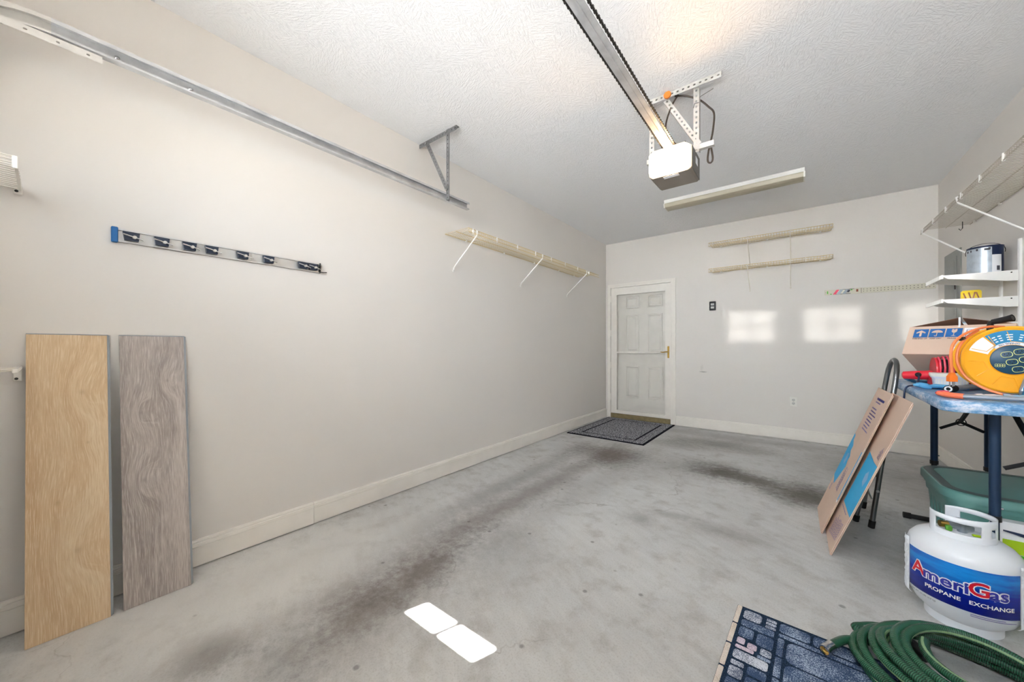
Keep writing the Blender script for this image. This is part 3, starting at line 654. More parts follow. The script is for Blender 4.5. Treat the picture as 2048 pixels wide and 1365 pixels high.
# ------------------------------------------------------------------ leaning flooring planks
def plank(label, y0, y1, x0, top, matn):
    w = y1-y0; Lp = sqrt(x0*x0+top*top); o = thing('flooring_plank', label, 'plank', (x0, (y0+y1)/2, 0.0), 'flooring planks leaning on the left wall')
    o.rotation_euler = (0, 0, pi/2)                       # local x runs along the wall, -y faces the room
    th = .006; tilt = math.atan2(x0-.008, top)
    def add(name, x_0, x_1, ya, yb, z0, z1, mt):
        bm = MB(); bm.bbox(x_0, x_1, ya, yb, z0, z1, .0008)
        me = bpy.data.meshes.new(name); me.from_pydata(bm.v, [], bm.f); ob = bpy.data.objects.new(name, me); COL.objects.link(ob)
        me.materials.append(M[mt]); ob.parent = o; ob.rotation_euler = (-tilt, 0, 0); ob.location = (0, .0, .001); return ob
    add('core', -w/2, w/2+.004, .0012, th, .001, Lp, 'plank_core')
    add('wood_face', -w/2, w/2, -.001, .0012, 0, Lp-.004, matn)
    add('click_edge', w/2, w/2+.008, .003, .005, .004, Lp-.002, 'plank_core')
    return o
plank('tan oak vinyl flooring plank leaning on the left wall', .700, .913, .170, 1.163, 'plank_tan')
plank('grey oak vinyl flooring plank leaning on the left wall', .949, 1.166, .168, 1.163, 'plank_grey')

# ------------------------------------------------------------------ back wall fittings
kp = thing('wall_control', 'small black opener wall control with two buttons beside the door', 'control', (1.512, YB, 1.60))
MB().bbox(1.474, 1.550, YB-.022, YB, 1.603, 1.723, .006, seg=2).obj('housing', 'black_plastic', kp)
for z in (1.642, 1.684): MB().bbox(1.492, 1.532, YB-.026, YB-.021, z-.014, z+.014, .002).obj('button', 'key_white', kp)
text('UP', .012, frame((1.512, YB-.0265, 1.684), (1, 0, 0), (0, 0, 1)), 'lettering', 'ink_dark', kp)
ot = thing('power_outlet', 'white duplex power outlet low on the back wall', 'outlet', (2.369, YB, .40))
MB().bbox(2.334, 2.404, YB-.006, YB, .401, .516, .003).obj('cover_plate', 'white_plastic', ot)
for z in (.438, .478):
    s = MB(); s.lathe([(.017, 0), (.017, .003)], n=16, mx=frame((2.369, YB-.006, z), (1, 0, 0), (0, 0, 1))); so = s.obj('socket', 'key_white', ot)
    MB().box(2.362, 2.364, YB-.0098, YB-.009, z-.002, z+.008).box(2.374, 2.376, YB-.0098, YB-.009, z-.002, z+.008).box(2.367, 2.371, YB-.0098, YB-.009, z-.012, z-.008).obj('slots', 'hole_dark', so, 0)
pg = thing('peg_strip', 'long cream peg strip with a printed end on the back wall', 'rack', (3.07, YB, 1.70))
x0, x1, z0, z1 = 2.652, 3.500, 1.703, 1.762
MB().bbox(x0, x1, YB-.014, YB, z0, z1, .002).obj('strip', mat('peg_cream', srgb(212, 208, 190), .5, vary=.03), pg)
hb = MB()
for i in range(20):
    for z in (1.722, 1.745): hb.lathe([(.0035, 0), (.0035, .0006)], n=8, mx=frame((2.975+i*.0268, YB-.014, z), (1, 0, 0), (0, 0, 1)))
hb.obj('peg_holes', 'hole_dark', pg, 0, kind='stuff')
MB().box(2.954, 2.957, YB-.0148, YB-.014, z0+.002, z1-.002).obj('joint', 'ink_dark', pg, 0)
def para(xa, w, mt, name, za=z0+.004, zb=z1-.004, sl=.03):
    b = MB(); b.add([(xa, YB-.0147, za), (xa+w, YB-.0147, za), (xa+w+sl, YB-.0147, zb), (xa+sl, YB-.0147, zb)], [(0, 1, 2, 3)]); b.obj(name, mt, pg, 0)
MB().box(2.745, 2.87, YB-.0145, YB-.014, z0+.003, z0+.009).box(2.78, 2.90, YB-.0145, YB-.014, z1-.008, z1-.003).obj('black_print', 'ink_dark', pg, 0)
para(2.722, .026, 'pink_red', 'red_print'); para(2.752, .03, 'tool_grey', 'grey_print'); para(2.80, .03, 'tool_grey', 'grey_print'); para(2.836, .022, 'ink_dark', 'dark_print', 1.722, 1.75, .012)
MB().box(2.672, 2.682, YB-.0147, YB-.014, 1.718, 1.748).box(2.872, 2.884, YB-.0147, YB-.014, 1.742, 1.754).box(2.70, 2.712, YB-.0147, YB-.014, 1.708, 1.718).obj('green_print', 'green_print', pg, 0)
MB().box(2.915, 2.932, YB-.0147, YB-.014, 1.722, 1.750).obj('brown_print', 'brown_print', pg, 0)
text('+', .02, frame((2.662, YB-.0148, 1.733), (1, 0, 0), (0, 0, 1)), 'lettering', 'ink_dark', pg)

# ------------------------------------------------------------------ right wall: breaker panel, small shelves, paint can
bp = thing('breaker_panel', 'grey electrical breaker panel on the right wall near the back corner', 'panel', (W, 5.795, 1.20))
MB().bbox(W-.012, W, 5.588, 6.002, 1.19, 1.970, .003).obj('cover', 'panel_grey', bp)
dr = MB().bbox(W-.018, W-.012, 5.655, 5.94, 1.36, 1.915, .003).obj('door', 'panel_grey', bp)
MB().box(W-.020, W-.018, 5.69, 5.905, 1.395, 1.88).obj('raised_field', 'panel_grey', dr, 0)
MB().box(W-.024, W-.018, 5.665, 5.68, 1.62, 1.66).obj('latch', 'black_plastic', dr, 0)
SYA, SYB = 4.545, 4.815
for y, l in ((SYA, 'nearer of two white slotted shelf standards on the right wall'), (SYB, 'farther of two white slotted shelf standards on the right wall')):
    b = MB(); pr = [(0, -.012), (.012, -.012), (.012, -.005), (.006, -.005), (.006, .005), (.012, .005), (.012, .012), (0, .012)]
    b.loft([[V((W-d, y+q, z)) for d, q in pr] for z in (1.0, 1.80 if y == SYA else 1.62)])
    st = thing('shelf_standard', l, 'rail', (W, y, 1.0), 'shelf standards on the right wall'); b.obj('channel', 'white_metal', st, 0)
    sl = MB()
    for k in range(24): sl.box(W-.0065, W-.006, y-.002, y+.002, 1.03+k*.031, 1.045+k*.031)
    sl.obj('slots', 'hole_dark', st, 0, kind='stuff')
def small_shelf(zt, label, D=.325, y0=4.525, y1=4.93):
    t = thing('bracket_shelf', label, 'shelf', (W-.16, (y0+y1)/2, zt-.07), 'small bracket shelves on the right wall')
    MB().box(W-D, W-.014, y0+.02, y1, zt-.004, zt).obj('deck', 'white_metal', t, 0)
    for y in (SYA, SYB):
        b = MB(); pr = [(W-.0125, zt-.004), (W-.0125, zt-.068), (W-.06, zt-.066), (W-D+.02, zt-.026), (W-D, zt-.010), (W-D, zt-.004)]
        b.loft([[V((x, y+q, z)) for x, z in pr] for q in (-.005, .005)]); br = b.obj('bracket', 'white_metal', t, 0)
        MB().cyl((W-.04, y-.005, zt-.014), (W-.04, y-.007, zt-.014), .004, 8).obj('screw', 'dark_steel', br)
    b = MB(); y = y0+.02
    while y < y1-.006: b.box(W-D-.010, W-D-.002, y, y+.008, zt-.022, zt+.004); y += .016
    b.obj('ribbed_lip', 'white_metal', t, 0, kind='stuff')
    MB().box(W-D-.002, W-D, y0+.02, y1, zt-.022, zt+.003).obj('lip_backing', 'shelf_white', t, 0)
    return t
small_shelf(1.603, 'top of three small white bracket shelves, under the paint can')
small_shelf(1.437, 'middle of three small white bracket shelves on the right wall')
small_shelf(1.272, 'bottom of three small white bracket shelves, behind the open carton')
px, py, pz = 3.412, 4.705, 1.6035
pc = thing('paint_can', 'silver paint can with a wire bail on the top white bracket shelf', 'can', (px, py, pz))
MB().lathe([(.078, 0), (.0805, .002), (.0805, .006), (.078, .008), (.078, .182), (.0805, .184), (.0805, .190), (.072, .190), (.070, .184), (.060, .184)], (px, py, pz), 40).obj('body', 'navy', pc)
def arc_patch(cx, cy, r, a0, a1, z0, z1, n=24, zf=None):
    b = MB(); A = [a0+(a1-a0)*i/n for i in range(n+1)]
    vs = [(cx+r*cos(a), cy+r*sin(a), z0) for a in A]+[(cx+r*cos(a), cy+r*sin(a), z1) for a in A]
    return b.add(vs, [(i, i+1, n+2+i, n+1+i) for i in range(n)])
ca_ = math.atan2(.75-py, 2.392-px)                         # towards the room's front
arc_patch(px, py, .0785, ca_-1.75, ca_+.38, pz+.010, pz+.178).obj('silver_label', 'silver_label', pc)
arc_patch(px, py, .0786, ca_+.38, ca_+1.02, pz+.010, pz+.125).obj('white_label', 'paper_white', pc)
for da, w_, z_ in ((-1.2, .16, .165), (-.85, .10, .166), (-.45, .12, .168), (0, .3, .166), (.22, .12, .169)): arc_patch(px, py, .0788, ca_+da-.04, ca_+da+w_-.04, pz+z_-.008, pz+z_+.006, 4).obj('print_mark', 'ink_dark', pc, 0)
arc_patch(px, py, .0788, ca_+.66, ca_+.88, pz+.02, pz+.05, 4).obj('print_mark', 'ink_dark', pc, 0)
bd = V((cos(ca_+pi/2), sin(ca_+pi/2), 0)); fw = V((cos(ca_), sin(ca_), 0)); c0 = V((px, py, pz+.145))
MB().tube([c0+bd*(.082+.018*sin(pi*i/16))*cos(pi*i/16)*-1.0+V((0, 0, .075))*sin(pi*i/16)-fw*.02*sin(pi*i/16) for i in range(17)], .0018, 6).obj('bail', 'dark_steel', pc)
yc = thing('yellow_case', 'yellow translucent plastic case on the middle white bracket shelf', 'case', (3.32, 4.86, 1.438))
mx = frame((3.352, 4.905, 1.440), (.14, -.045, 0), (0, 0, 1))
b = MB(); b.loft([[mx @ V((p.x+.048, p.y+.042, z)) for p in rrect(.047-i, .041-i, .014)] for z, i in ((0, .004), (.003, 0), (.022, 0), (.025, .004))]); b.obj('shell', 'yellow_plastic', yc)
for a, c in (((.014, .065), (.028, .014)), ((.038, .068), (.050, .014)), ((.056, .014), (.066, .068)), ((.072, .066), (.084, .02))): MB().tube([mx @ V((a[0], a[1], .026)), mx @ V((c[0], c[1], .026))], .0035, 6).obj('bit', 'brown_print', yc)
kn = thing('utility_knife', 'pale blue hand tool lying on the bottom white bracket shelf', 'tool', (3.30, 4.70, 1.2725))
MB().bbox(-.055, .06, -.010, .010, 0, .013, .004, frame((3.29, 4.70, 1.2725), (.97, -.2, 0), (.2, .97, 0))).obj('handle', 'pale_blue', kn)
MB().bbox(-.088, -.055, -.006, .006, .004, .009, .001, frame((3.29, 4.70, 1.2725), (.97, -.2, 0), (.2, .97, 0))).obj('blade', 'chrome', kn)

# ------------------------------------------------------------------ folding table
A2 = radians(-2.0); TN = V((2.852, 2.955, 0)); TU = V((cos(A2), sin(A2), 0)); TV = V((-sin(A2), cos(A2), 0)); TW, TL, TZ = .605, 1.30, .900
tc = TN+TU*TW/2+TV*TL/2
tb = thing('folding_table', 'worn blue folding table on navy steel legs along the right wall', 'table', (tc.x, tc.y, 0))
b = MB(); b.loft([rrect(TW/2-i, TL/2-i, .05, 6, tc, z, A2) for z, i in ((TZ-.046, .012), (TZ-.046, .003), (TZ-.040, 0), (TZ-.012, .001), (TZ-.003, .005), (TZ, .014))]); b.obj('tabletop', 'tabletop', tb, 40)
ends = []
for (y, xa, xb) in ((3.222, 3.056, 3.29), (4.19, 3.078, 3.292)):
    for x in (xa, xb):
        lg = MB(); lg.cyl((x, y, .395), (x, y, TZ-.045), .0165, 16); lo = lg.obj('leg', 'leg_navy', tb)
        MB().cyl((x, y, .02), (x, y, .40), .0130, 14).obj('lower_tube', 'leg_navy' if y < 4 else 'black_plastic', lo)
        MB().cyl((x, y, .375), (x, y, .398), .0190, 14).obj('collar', 'black_plastic', lo)
        MB().cyl((x+.016, y, .43), (x+.022, y, .43), .004, 8).obj('lock_pin', 'chrome', lo)
    ft = MB(); ft.cyl((xa-.125, y, .0175), (xb+.11, y, .0175), .0145, 12); fo = ft.obj('foot_bar', 'black_plastic', tb)
    for q in (xa-.135, xb+.10): MB().cyl((q, y, .0185), (q+.035, y, .0185), .0182, 12).obj('foot_cap', 'black_rubber', fo)
    hub = V(((xa+xb)/2-.005, y-.02, .655))
    br = MB(); br.tube([(xa+.02, y-.015, .605), hub], .009, 6).tube([(xb-.02, y-.015, .605), hub], .009, 6)
    br.tube([hub, (hub.x+.01, y+(.30 if y < 4 else -.26), TZ-.06)], .011, 6); bo = br.obj('brace', 'black_plastic', tb)
    MB().tube([hub+V((.020*cos(k*pi/8), -.012, .020*sin(k*pi/8))) for k in range(16)], .0028, 6, True).obj('lock_ring', 'black_plastic', bo)

# ------------------------------------------------------------------ step ladder folded against the table
sl_ = thing('step_ladder', 'folded grey tubular step ladder leaning against the folding table', 'ladder', (2.78, 4.05, 0))
def lad(y, z, dx=0): return V((2.757+.128*z+dx, y, z))
pts = [lad(3.872, .035)]+[lad(3.882+.075*z, z) for z in (.3, .6, .85)]
for i in range(9):
    a = pi*i/8; pts.append(lad(4.09-.135*cos(a), .925+.105*sin(a)))
pts += [lad(4.235-.02*(1-z), z) for z in (.85, .6, .3)]+[lad(4.222, .035)]
MB().tube(pts, .0130, 12).obj('front_frame', 'steel_tube', sl_)
for y in (3.872, 4.222): MB().cyl(lad(y, .0005), lad(y, .045), .0160, 12).obj('foot_cap', 'black_rubber', sl_)
for y in (3.928, 4.17):
    MB().tube([V((2.694, y, .03)), V((2.80, y+.01, .55))], .0125, 12).obj('rear_leg', 'steel_tube', sl_)
    MB().cyl((2.6925, y, .0005), (2.699, y, .04), .0155, 12).obj('foot_cap', 'black_rubber', sl_)
MB().cyl((2.72, 3.93, .17), (2.72, 4.17, .17), .009, 8).obj('rung', 'steel_tube', sl_)
b = MB(); mx = frame(lad(3.90, .30, .0), (0, 1, 0), (.128, 0, 1)); b.bbox(0, .30, 0, .22, -.014, .012, .006, mx); b.obj('step', 'dark_steel', sl_)
b = MB(); mx = frame(lad(3.91, .56, .0), (0, 1, 0), (.128, 0, 1)); b.bbox(0, .30, 0, .20, -.014, .012, .006, mx); b.obj('step', 'dark_steel', sl_)
MB().tube([V((2.71, 3.935, .33)), V((2.765, 3.93, .16))], .005, 6).obj('link_rod', 'chrome', sl_)
MB().cyl((2.783, 3.856, .235), (2.783, 3.850, .235), .008, 10).obj('rivet', 'chrome', sl_)
MB().bbox(2.86, 2.885, 3.905, 3.935, .72, .755, .004).obj('latch', 'black_plastic', sl_)

# ------------------------------------------------------------------ flattened cartons leaning on the ladder
def sheet(label, y0, y1, xb, xt, zt, th):
    """local x runs along the floor edge towards the room's front, y up the sheet, z towards the room"""
    up = V((xt-xb, 0, zt)); mx = frame((xb, y1, .001), (0, -1, 0), up); L = up.length; w = y1-y0
    t = thing('flattened_carton', label, 'cardboard', (xb, (y0+y1)/2, 0), 'flattened cartons leaning on the ladder')
    for k in range(2): MB().bbox(0, w, 0, L-.008*k, -th*.5*(k+1)+.0008, -th*.5*k, .0012, mx).obj('board', 'carton_tan', t, 0)
    return t, mx, w, L
def decal(poly, mx, name, mt, t, h=.0006):
    MB().add([mx @ V((x, y, h)) for x, y in poly], [tuple(range(len(poly)))]).obj(name, mt, t, 0)
def scribble(mx, t, x, y, n, w, dy, mt='ink_purple', ht=.006, up=False, seed=1):
    r = random.Random(seed); b = MB()
    for i in range(n):
        q = 0; ln = w*(1 if i % 3 else .8)*r.uniform(.75, 1)
        while q < ln:
            d = r.uniform(.006, .016)
            a = [(x+q, y-dy*i), (x+q+d, y-dy*i), (x+q+d, y-dy*i+ht), (x+q, y-dy*i+ht)] if not up else [(x+dy*i, y+q), (x+dy*i+ht, y+q), (x+dy*i+ht, y+q+d), (x+dy*i, y+q+d)]
            b.add([mx @ V((p[0], p[1], .0012)) for p in a], [(0, 1, 2, 3)]); q += d+.004
    b.obj('print', mt, t, 0)
s2, mx2, w2, L2 = sheet('wider flattened carton behind a narrower one, leaning on the step ladder', 3.325, 3.80, 2.534, 2.836, .842, .010)
s1, mx1, w1, L1 = sheet('narrower flattened carton with cyan print, frontmost one leaning on the step ladder', 3.590, 4.025, 2.508, 2.808, .852, .009)
decal([(0, .30*L1), (.12, .26*L1), (.21, .43*L1), (.18, .47*L1), (.19, .50*L1), (.13, .53*L1), (.13, .57*L1), (.06, .60*L1), (.05, .63*L1), (0, .64*L1)], mx1, 'cyan_print', 'cyan_print', s1)
decal([(w1-.020, .25*L1), (w1-.001, .25*L1), (w1-.001, .60*L1), (w1-.020, .60*L1)], mx1, 'cyan_strip', 'cyan_print', s1)
decal([(w1-.020, .235*L1), (w1-.001, .235*L1), (w1-.001, .25*L1), (w1-.020, .25*L1)], mx1, 'white_end', 'paper_white', s1)
decal([(.08, .44*L1), (.12, .42*L1), (.15, .47*L1), (.13, .51*L1), (.09, .50*L1)], mx1, 'pale_print', 'cyan_pale', s1, .0011)
scribble(mx1, s1, .14, .925*L1, 1, .25, .02, 'ink_blue', .013, seed=2); scribble(mx1, s1, .14, .905*L1, 1, .20, .02, 'ink_purple', .007, seed=3)
scribble(mx1, s1, .12, .86*L1, 8, .20, .020, 'ink_purple', .008, seed=4)
scribble(mx1, s1, .24, .27*L1, 5, .16, .016, 'ink_blue', .006, True, seed=5); scribble(mx1, s1, .06, .20*L1, 3, .06, .014, 'ink_purple', .006, True, seed=6)
decal([(.2, .26*L2), (w2-.001, .26*L2), (w2-.001, .60*L2), (w2-.10, .60*L2), (.2, .62*L2)], mx2, 'cyan_print', 'cyan_print', s2)
decal([(w2-.12, .46*L2), (w2-.07, .44*L2), (w2-.05, .50*L2), (w2-.09, .54*L2), (w2-.13, .51*L2)], mx2, 'pale_print', 'cyan_pale', s2, .0011)
scribble(mx2, s2, w2-.085, .63*L2, 4, .07, .016, 'ink_blue', .005, True, seed=8)
for k in range(10): scribble(mx2, s2, .235+.021*k, (.04+.004*k)*L2, 1, .13+.012*(k % 3), .02, 'ink_purple', .007, True, seed=20+k)
scribble(mx2, s2, .22, .235*L2, 1, .24, .02, 'ink_purple', .006, seed=9)

# ------------------------------------------------------------------ storage tote and green bag
tx, ty = 3.232, 3.745
to = thing('storage_tote', 'large green storage tote with a darker lid under the folding table', 'tote', (tx, ty, 0))
b = MB(); secs = [(.002, .203, .235), (.10, .218, .248), (.295, .233, .262), (.297, .240, .269), (.335, .242, .271), (.337, .248, .277), (.372, .249, .278)]
b.loft([rrect(hx, hy, .105, 8, (tx, ty), z) for z, hx, hy in secs]); b.obj('body', 'tote_green', to, 30)
rb = MB()
for k in range(5):
    x = tx-.10+k*.050; rb.bbox(x-.012, x+.012, ty-.262, ty-.235, .03, .285, .004)
for k in range(5):
    y = ty-.12+k*.060; rb.bbox(tx-.233, tx-.206, y-.014, y+.014, .03, .285, .004)
rb.obj('ribs', 'tote_green', to, 30)
b = MB(); b.loft([rrect(hx, hy, r, 8, (tx, ty), z) for z, hx, hy, r in ((.362, .262, .291, .13), (.396, .262, .291, .13), (.402, .258, .287, .128), (.404, .250, .279, .122))]); b.obj('lid', 'tote_green', to, 40)
b = MB(); b.loft([rrect(hx, hy, r, 8, (tx, ty), z) for z, hx, hy, r in ((.4035, .252, .281, .124), (.4065, .248, .277, .122), (.4065, .216, .245, .10), (.401, .210, .239, .096), (.401, .01, .01, .005))], False, True); b.obj('lid_top', 'tote_lid', to, 30)
bx0, bx1, by0, by1 = 3.082, 3.42, 3.285, 3.43
bg = thing('green_bag', 'white and lime green printed bag standing in front of the storage tote', 'bag', ((bx0+bx1)/2, (by0+by1)/2, 0))
b = MB(); c_ = ((bx0+bx1)/2, (by0+by1)/2)
b.loft([rrect((bx1-bx0)/2-i, (by1-by0)/2-j, .02, 4, c_, z) for z, i, j in ((.001, .012, .006), (.02, 0, 0), (.18, -.002, -.004), (.30, 0, .01), (.345, .006, .05))]); b.obj('sack', 'paper_white', bg, 40)
def bag_quad(x0, x1, z0, z1, name, mt, y=.0055):
    MB().add([(x0, by0-y, z0), (x1, by0-y, z0), (x1, by0-y, z1), (x0, by0-y, z1)], [(0, 1, 2, 3)]).obj(name, mt, bg, 0)
bag_quad(bx0+.01, bx1-.01, .232, .288, 'lime_band', 'lime'); bag_quad(bx0+.01, bx1-.01, .166, .229, 'green_band', 'green_print')
bag_quad(bx0+.01, bx1-.01, .150, .164, 'brown_band', 'brown_print'); bag_quad(bx0+.01, bx1-.01, .138, .149, 'lime_band', 'green_print')
b = MB(); n = 14
top = [(bx0+.012+(.20)*i/n, .322-.034*(i/n)**1.4+.004) for i in range(n+1)]
vs = [(x, by0-.004, z-.006-.012*min(1, i/6)) for i, (x, z) in enumerate(top)]+[(x, by0-.004, z) for x, z in top]
b.add(vs, [(i, i+1, n+2+i, n+1+i) for i in range(n)]); b.obj('dark_swoosh', 'navy', bg, 0)
text('orks', .052, frame((3.138, by0-.0065, .196), (1, 0, 0), (0, 0, 1)), 'lettering', 'text_white', bg, .0012)

# ------------------------------------------------------------------ propane cylinder
gx, gy, gr = 2.926, 3.045, .155
gp = thing('propane_cylinder', 'white propane cylinder with a blue printed label on the floor by the hose', 'tank', (gx, gy, 0))
pf = [(.100, .0), (.104, .002), (.104, .022)]
MB().lathe([(.098, .0), (.104, .0), (.104, .035), (.098, .035)], (gx, gy, 0), 36, None, False, False).obj('foot_ring', 'propane_white', gp)
pr = [(.03, .012), (.07, .017), (.105, .032), (.132, .058), (.148, .090), (.1545, .125), (.155, .160), (.155, .262), (.1535, .285), (.147, .306), (.132, .326), (.108, .342), (.078, .352), (.04, .357), (.018, .358)]
MB().lathe(pr, (gx, gy, 0), 48).obj('tank', 'propane_white', gp, 60)
fa = math.atan2(.75-gy, 2.392-gx)                          # azimuth facing the room's front
def tank_pt(a, z, d=.0): return V((gx+(gr+d)*cos(a), gy+(gr+d)*sin(a), z))
b = arc_patch(gx, gy, gr+.0008, fa-1.12, fa+1.02, .112, .275, 40); b.obj('label', 'label_blue', gp, 60)
rw = MB(); rnd = random.Random(3)                          # crinkled shrink film at both label ends
for a0, a1 in ((fa-1.40, fa-1.13), (fa+1.03, fa+1.42)):
    n, k = 14, 24; base = len(rw.v)
    for j in range(k+1):
        for i in range(n+1):
            p = tank_pt(a0+(a1-a0)*i/n, .07+.235*j/k, .0015+(rnd.random()*.0055 if 0 < i < n else .0005)-(.010 if j == 0 else 0)); rw.v.append(tuple(p))
    for j in range(k):
        for i in range(n): rw.f.append((base+j*(n+1)+i, base+j*(n+1)+i+1, base+(j+1)*(n+1)+i+1, base+(j+1)*(n+1)+i))
rw.obj('film_edges', 'propane_white', gp, 20, kind='stuff')
def wrap(zc, ac, d, sl=0): return lambda p: tank_pt(fa+ac+p.x/gr, zc+p.y+sl*p.x, d)
w0 = .62
def ltext(s, size, ac, zc, d, name, mt, off=0, sx=1.0, align='LEFT'):
    vs, fs = text_mb(s, size, off, align); f = wrap(zc, ac, d)
    b = MB(); b.add([f(V((p.x*sx, p.y, 0))) for p in vs], fs); b.obj(name, mt, gp, 0)
    return max(p.x for p in vs)*sx
def adv(s, size): return max(p.x for p in text_mb(s, size, 0, 'LEFT')[0])
segs = [('A', .070, 'logo_red', -.98, 1.08), ('meri', .060, 'logo_blue', -.705, 1.13), ('G', .070, 'logo_red', .075, 1.10), ('as', .060, 'logo_blue', .400, 1.12)]
for s_, sz, mt, a, sx_ in segs:
    zc = .196+(.006 if sz > .06 else 0)
    ltext(s_, sz, a, zc, .0016, 'lettering_outline', 'text_white', .0046, sx_)
    ltext(s_, sz, a, zc, .0028, 'lettering', mt, .0012, sx_)
ltext('PROPANE   EXCHANGE', .0200, -.66, .148, .0018, 'lettering', 'text_white', .0004, 1.12)
ltext('NET WT. 15 LBS. (6.8 kg)', .0085, -1.02, .101, .0012, 'small_print', 'ink_dark', 0)
for z_, w_ in ((.104, .36), (.098, .50)):
    arc_patch(gx, gy, gr+.0012, fa+.12, fa+.12+w_*1.6, z_, z_+.0022, 12).obj('fine_print', 'ink_purple', gp, 0)
# collar: a band open towards the far left with hand slots
cr_, ga = .086, fa-pi/2-.5
b = MB(); na, nz, span = 84, 10, 2*pi-1.0; rows = []
za, zb = .348, .432
def hole(i, j):
    t = i/na
    return (3 <= j <= 7) and ((.115 < t < .40) or (.62 < t < .90) or (.47 < t < .535 and 3 <= j <= 6))
for j in range(nz+1):
    for i in range(na+1):
        t = i/na; a = ga+.5+span*t; z = za+(zb-za)*j/nz-(.012 if j == 0 and .42 > t or j == 0 and t > .58 else 0)
        if j == nz: z += .010*sin(pi*t)*0+.006*(1-abs(2*t-1))
        b.v.append((gx+cr_*cos(a), gy+cr_*sin(a), z))
for j in range(nz):
    for i in range(na):
        if not hole(i, j): b.f.append((j*(na+1)+i, j*(na+1)+i+1, (j+1)*(na+1)+i+1, (j+1)*(na+1)+i))
co = b.obj('collar', 'propane_white', gp, 50)
so_ = co.modifiers.new('thickness', 'SOLIDIFY'); so_.thickness = .004; so_.offset = 0
vl = MB().cyl((gx, gy, .355), (gx, gy, .395), .014, 12).bbox(gx-.045, gx+.03, gy-.012, gy+.012, .368, .390, .004).obj('valve', 'tool_grey', gp)
MB().lathe([(.006, 0), (.026, .002), (.028, .007), (.026, .012), (.006, .014)], (gx, gy, .394), 18).obj('hand_wheel', 'tool_grey', vl)
MB().cyl((gx-.064, gy-.012, .379), (gx-.040, gy-.006, .379), .013, 12).obj('outlet_cap', 'brass', vl)
MB().bbox(gx+.012, gx+.055, gy-.058, gy-.046, .366, .374, .003).obj('tag', 'lime', vl)
MB().bbox(gx-.052, gx-.034, gy-.04, gy-.022, .362, .384, .004).obj('plug_tab', 'valve_green', vl)

# ------------------------------------------------------------------ entrance mat and stone-pattern mat
dm = thing('door_mat', 'grey speckled door mat with black border lines in front of the door', 'mat', (.545, 5.56, 0))
mx0, mx1_, my0, my1 = .058, 1.044, 4.885, 6.228
MB().bbox(mx0, mx1_, my0, my1, .0005, .010, .003).obj('base', 'mat_black', dm)
def ring(x0, x1, y0, y1, w, z0, z1): return MB().box(x0, x1, y0, y0+w, z0, z1).box(x0, x1, y1-w, y1, z0, z1).box(x0, x0+w, y0+w, y1-w, z0, z1).box(x1-w, x1, y0+w, y1-w, z0, z1)
ring(mx0+.024, mx1_-.024, my0+.024, my1-.024, .112, .0095, .0125).obj('border_pile', 'mat_speckle', dm, 0)
MB().box(mx0+.164, mx1_-.164, my0+.166, my1-.166, .0095, .0125).obj('centre_pile', 'mat_speckle', dm, 0)

sa = radians(-2.6); SO = V((2.196, 2.578, 0)); sX = V((cos(sa), sin(sa), 0)); sY = V((sin(sa), -cos(sa), 0))   # x along the far edge, y towards the room's front
sm_w, sm_h = .78, .95
smx = Matrix(((sX.x, sY.x, 0, SO.x), (sX.y, sY.y, 0, SO.y), (0, 0, 1, 0), (0, 0, 0, 1)))
ctr = smx @ V((sm_w/2, sm_h/2, 0))
st = thing('stone_mat', 'navy mat printed like cobblestones, lying under the green hose', 'mat', (ctr.x, ctr.y, 0))
MB().bbox(0, sm_w, 0, sm_h, .0005, .006, .002, smx).obj('base', 'mat_navy', st)
def pad(x0, y0, w, h, mt):
    b = MB(); c = (x0+w/2, y0+h/2)
    b.loft([[smx @ p for p in rrect(w/2-i, h/2-i, min(w, h)*.22, 3, c, z)] for z, i in ((.0055, 0), (.0078, .0012), (.0085, .004))], False, True); b.obj('stone', mt, st, 40)
rs = random.Random(5)
for k in range(7): pad(.001, .004+.128*k, .017, .120, 'stone_cream')                     # cream edging
rowsL = [(.028, .018, .062, .060, 'stone_pale'), (.104, .020, .034, .016, 'stone_pale'), (.104, .042, .034, .016, 'stone_pale'), (.104, .064, .034, .016, 'stone_pale'),
         (.028, .086, .108, .040, 'stone_blue'), (.028, .134, .048, .060, 'stone_blue'), (.086, .134, .052, .070, 'stone_blue'),
         (.030, .202, .026, .034, 'stone_pink'), (.064, .212, .030, .032, 'stone_pink'), (.104, .212, .034, .036, 'stone_pale'), (.030, .246, .058, .018, 'stone_pink'),
         (.030, .274, .104, .046, 'stone_pale'), (.098, .254, .040, .016, 'stone_blue'), (.030, .332, .040, .022, 'stone_pale'), (.080, .330, .054, .040, 'stone_blue'), (.030, .362, .042, .05, 'stone_pale'), (.08, .38, .055, .05, 'stone_blue'), (.03, .42, .045, .06, 'stone_blue'), (.082, .44, .05, .06, 'stone_pale')]
for x, y, w, h, mt in rowsL: pad(x, y, w, h, mt)
y = .51
while y < sm_h-.06:
    h = rs.uniform(.03, .06); pad(.03, y, .05, h, 'stone_blue'); pad(.088, y, .048, h, 'stone_pale'); y += h+.008
x = .148
while x < sm_w-.06:                                                                     # stones along the far edge
    w = rs.uniform(.07, .12); pad(x, .016, min(w, sm_w-.01-x), .058, 'stone_blue'); x += w+.008
pad(.148, .083, .36, .020, 'stone_blue'); pad(.516, .083, .255, .020, 'stone_blue')
y = .112
for k in range(6): pad(.148, y, .020, .10, 'stone_blue'); y += .108
pad(.176, .112, .40, .115, 'stone_blue'); pad(.584, .112, .187, .115, 'stone_blue'); pad(.176, .235, .19, .12, 'stone_blue'); pad(.374, .235, .40, .018, 'stone_blue'); pad(.374, .262, .09, .092, 'stone_blue'); pad(.472, .262, .3, .092, 'stone_blue')
y = .364
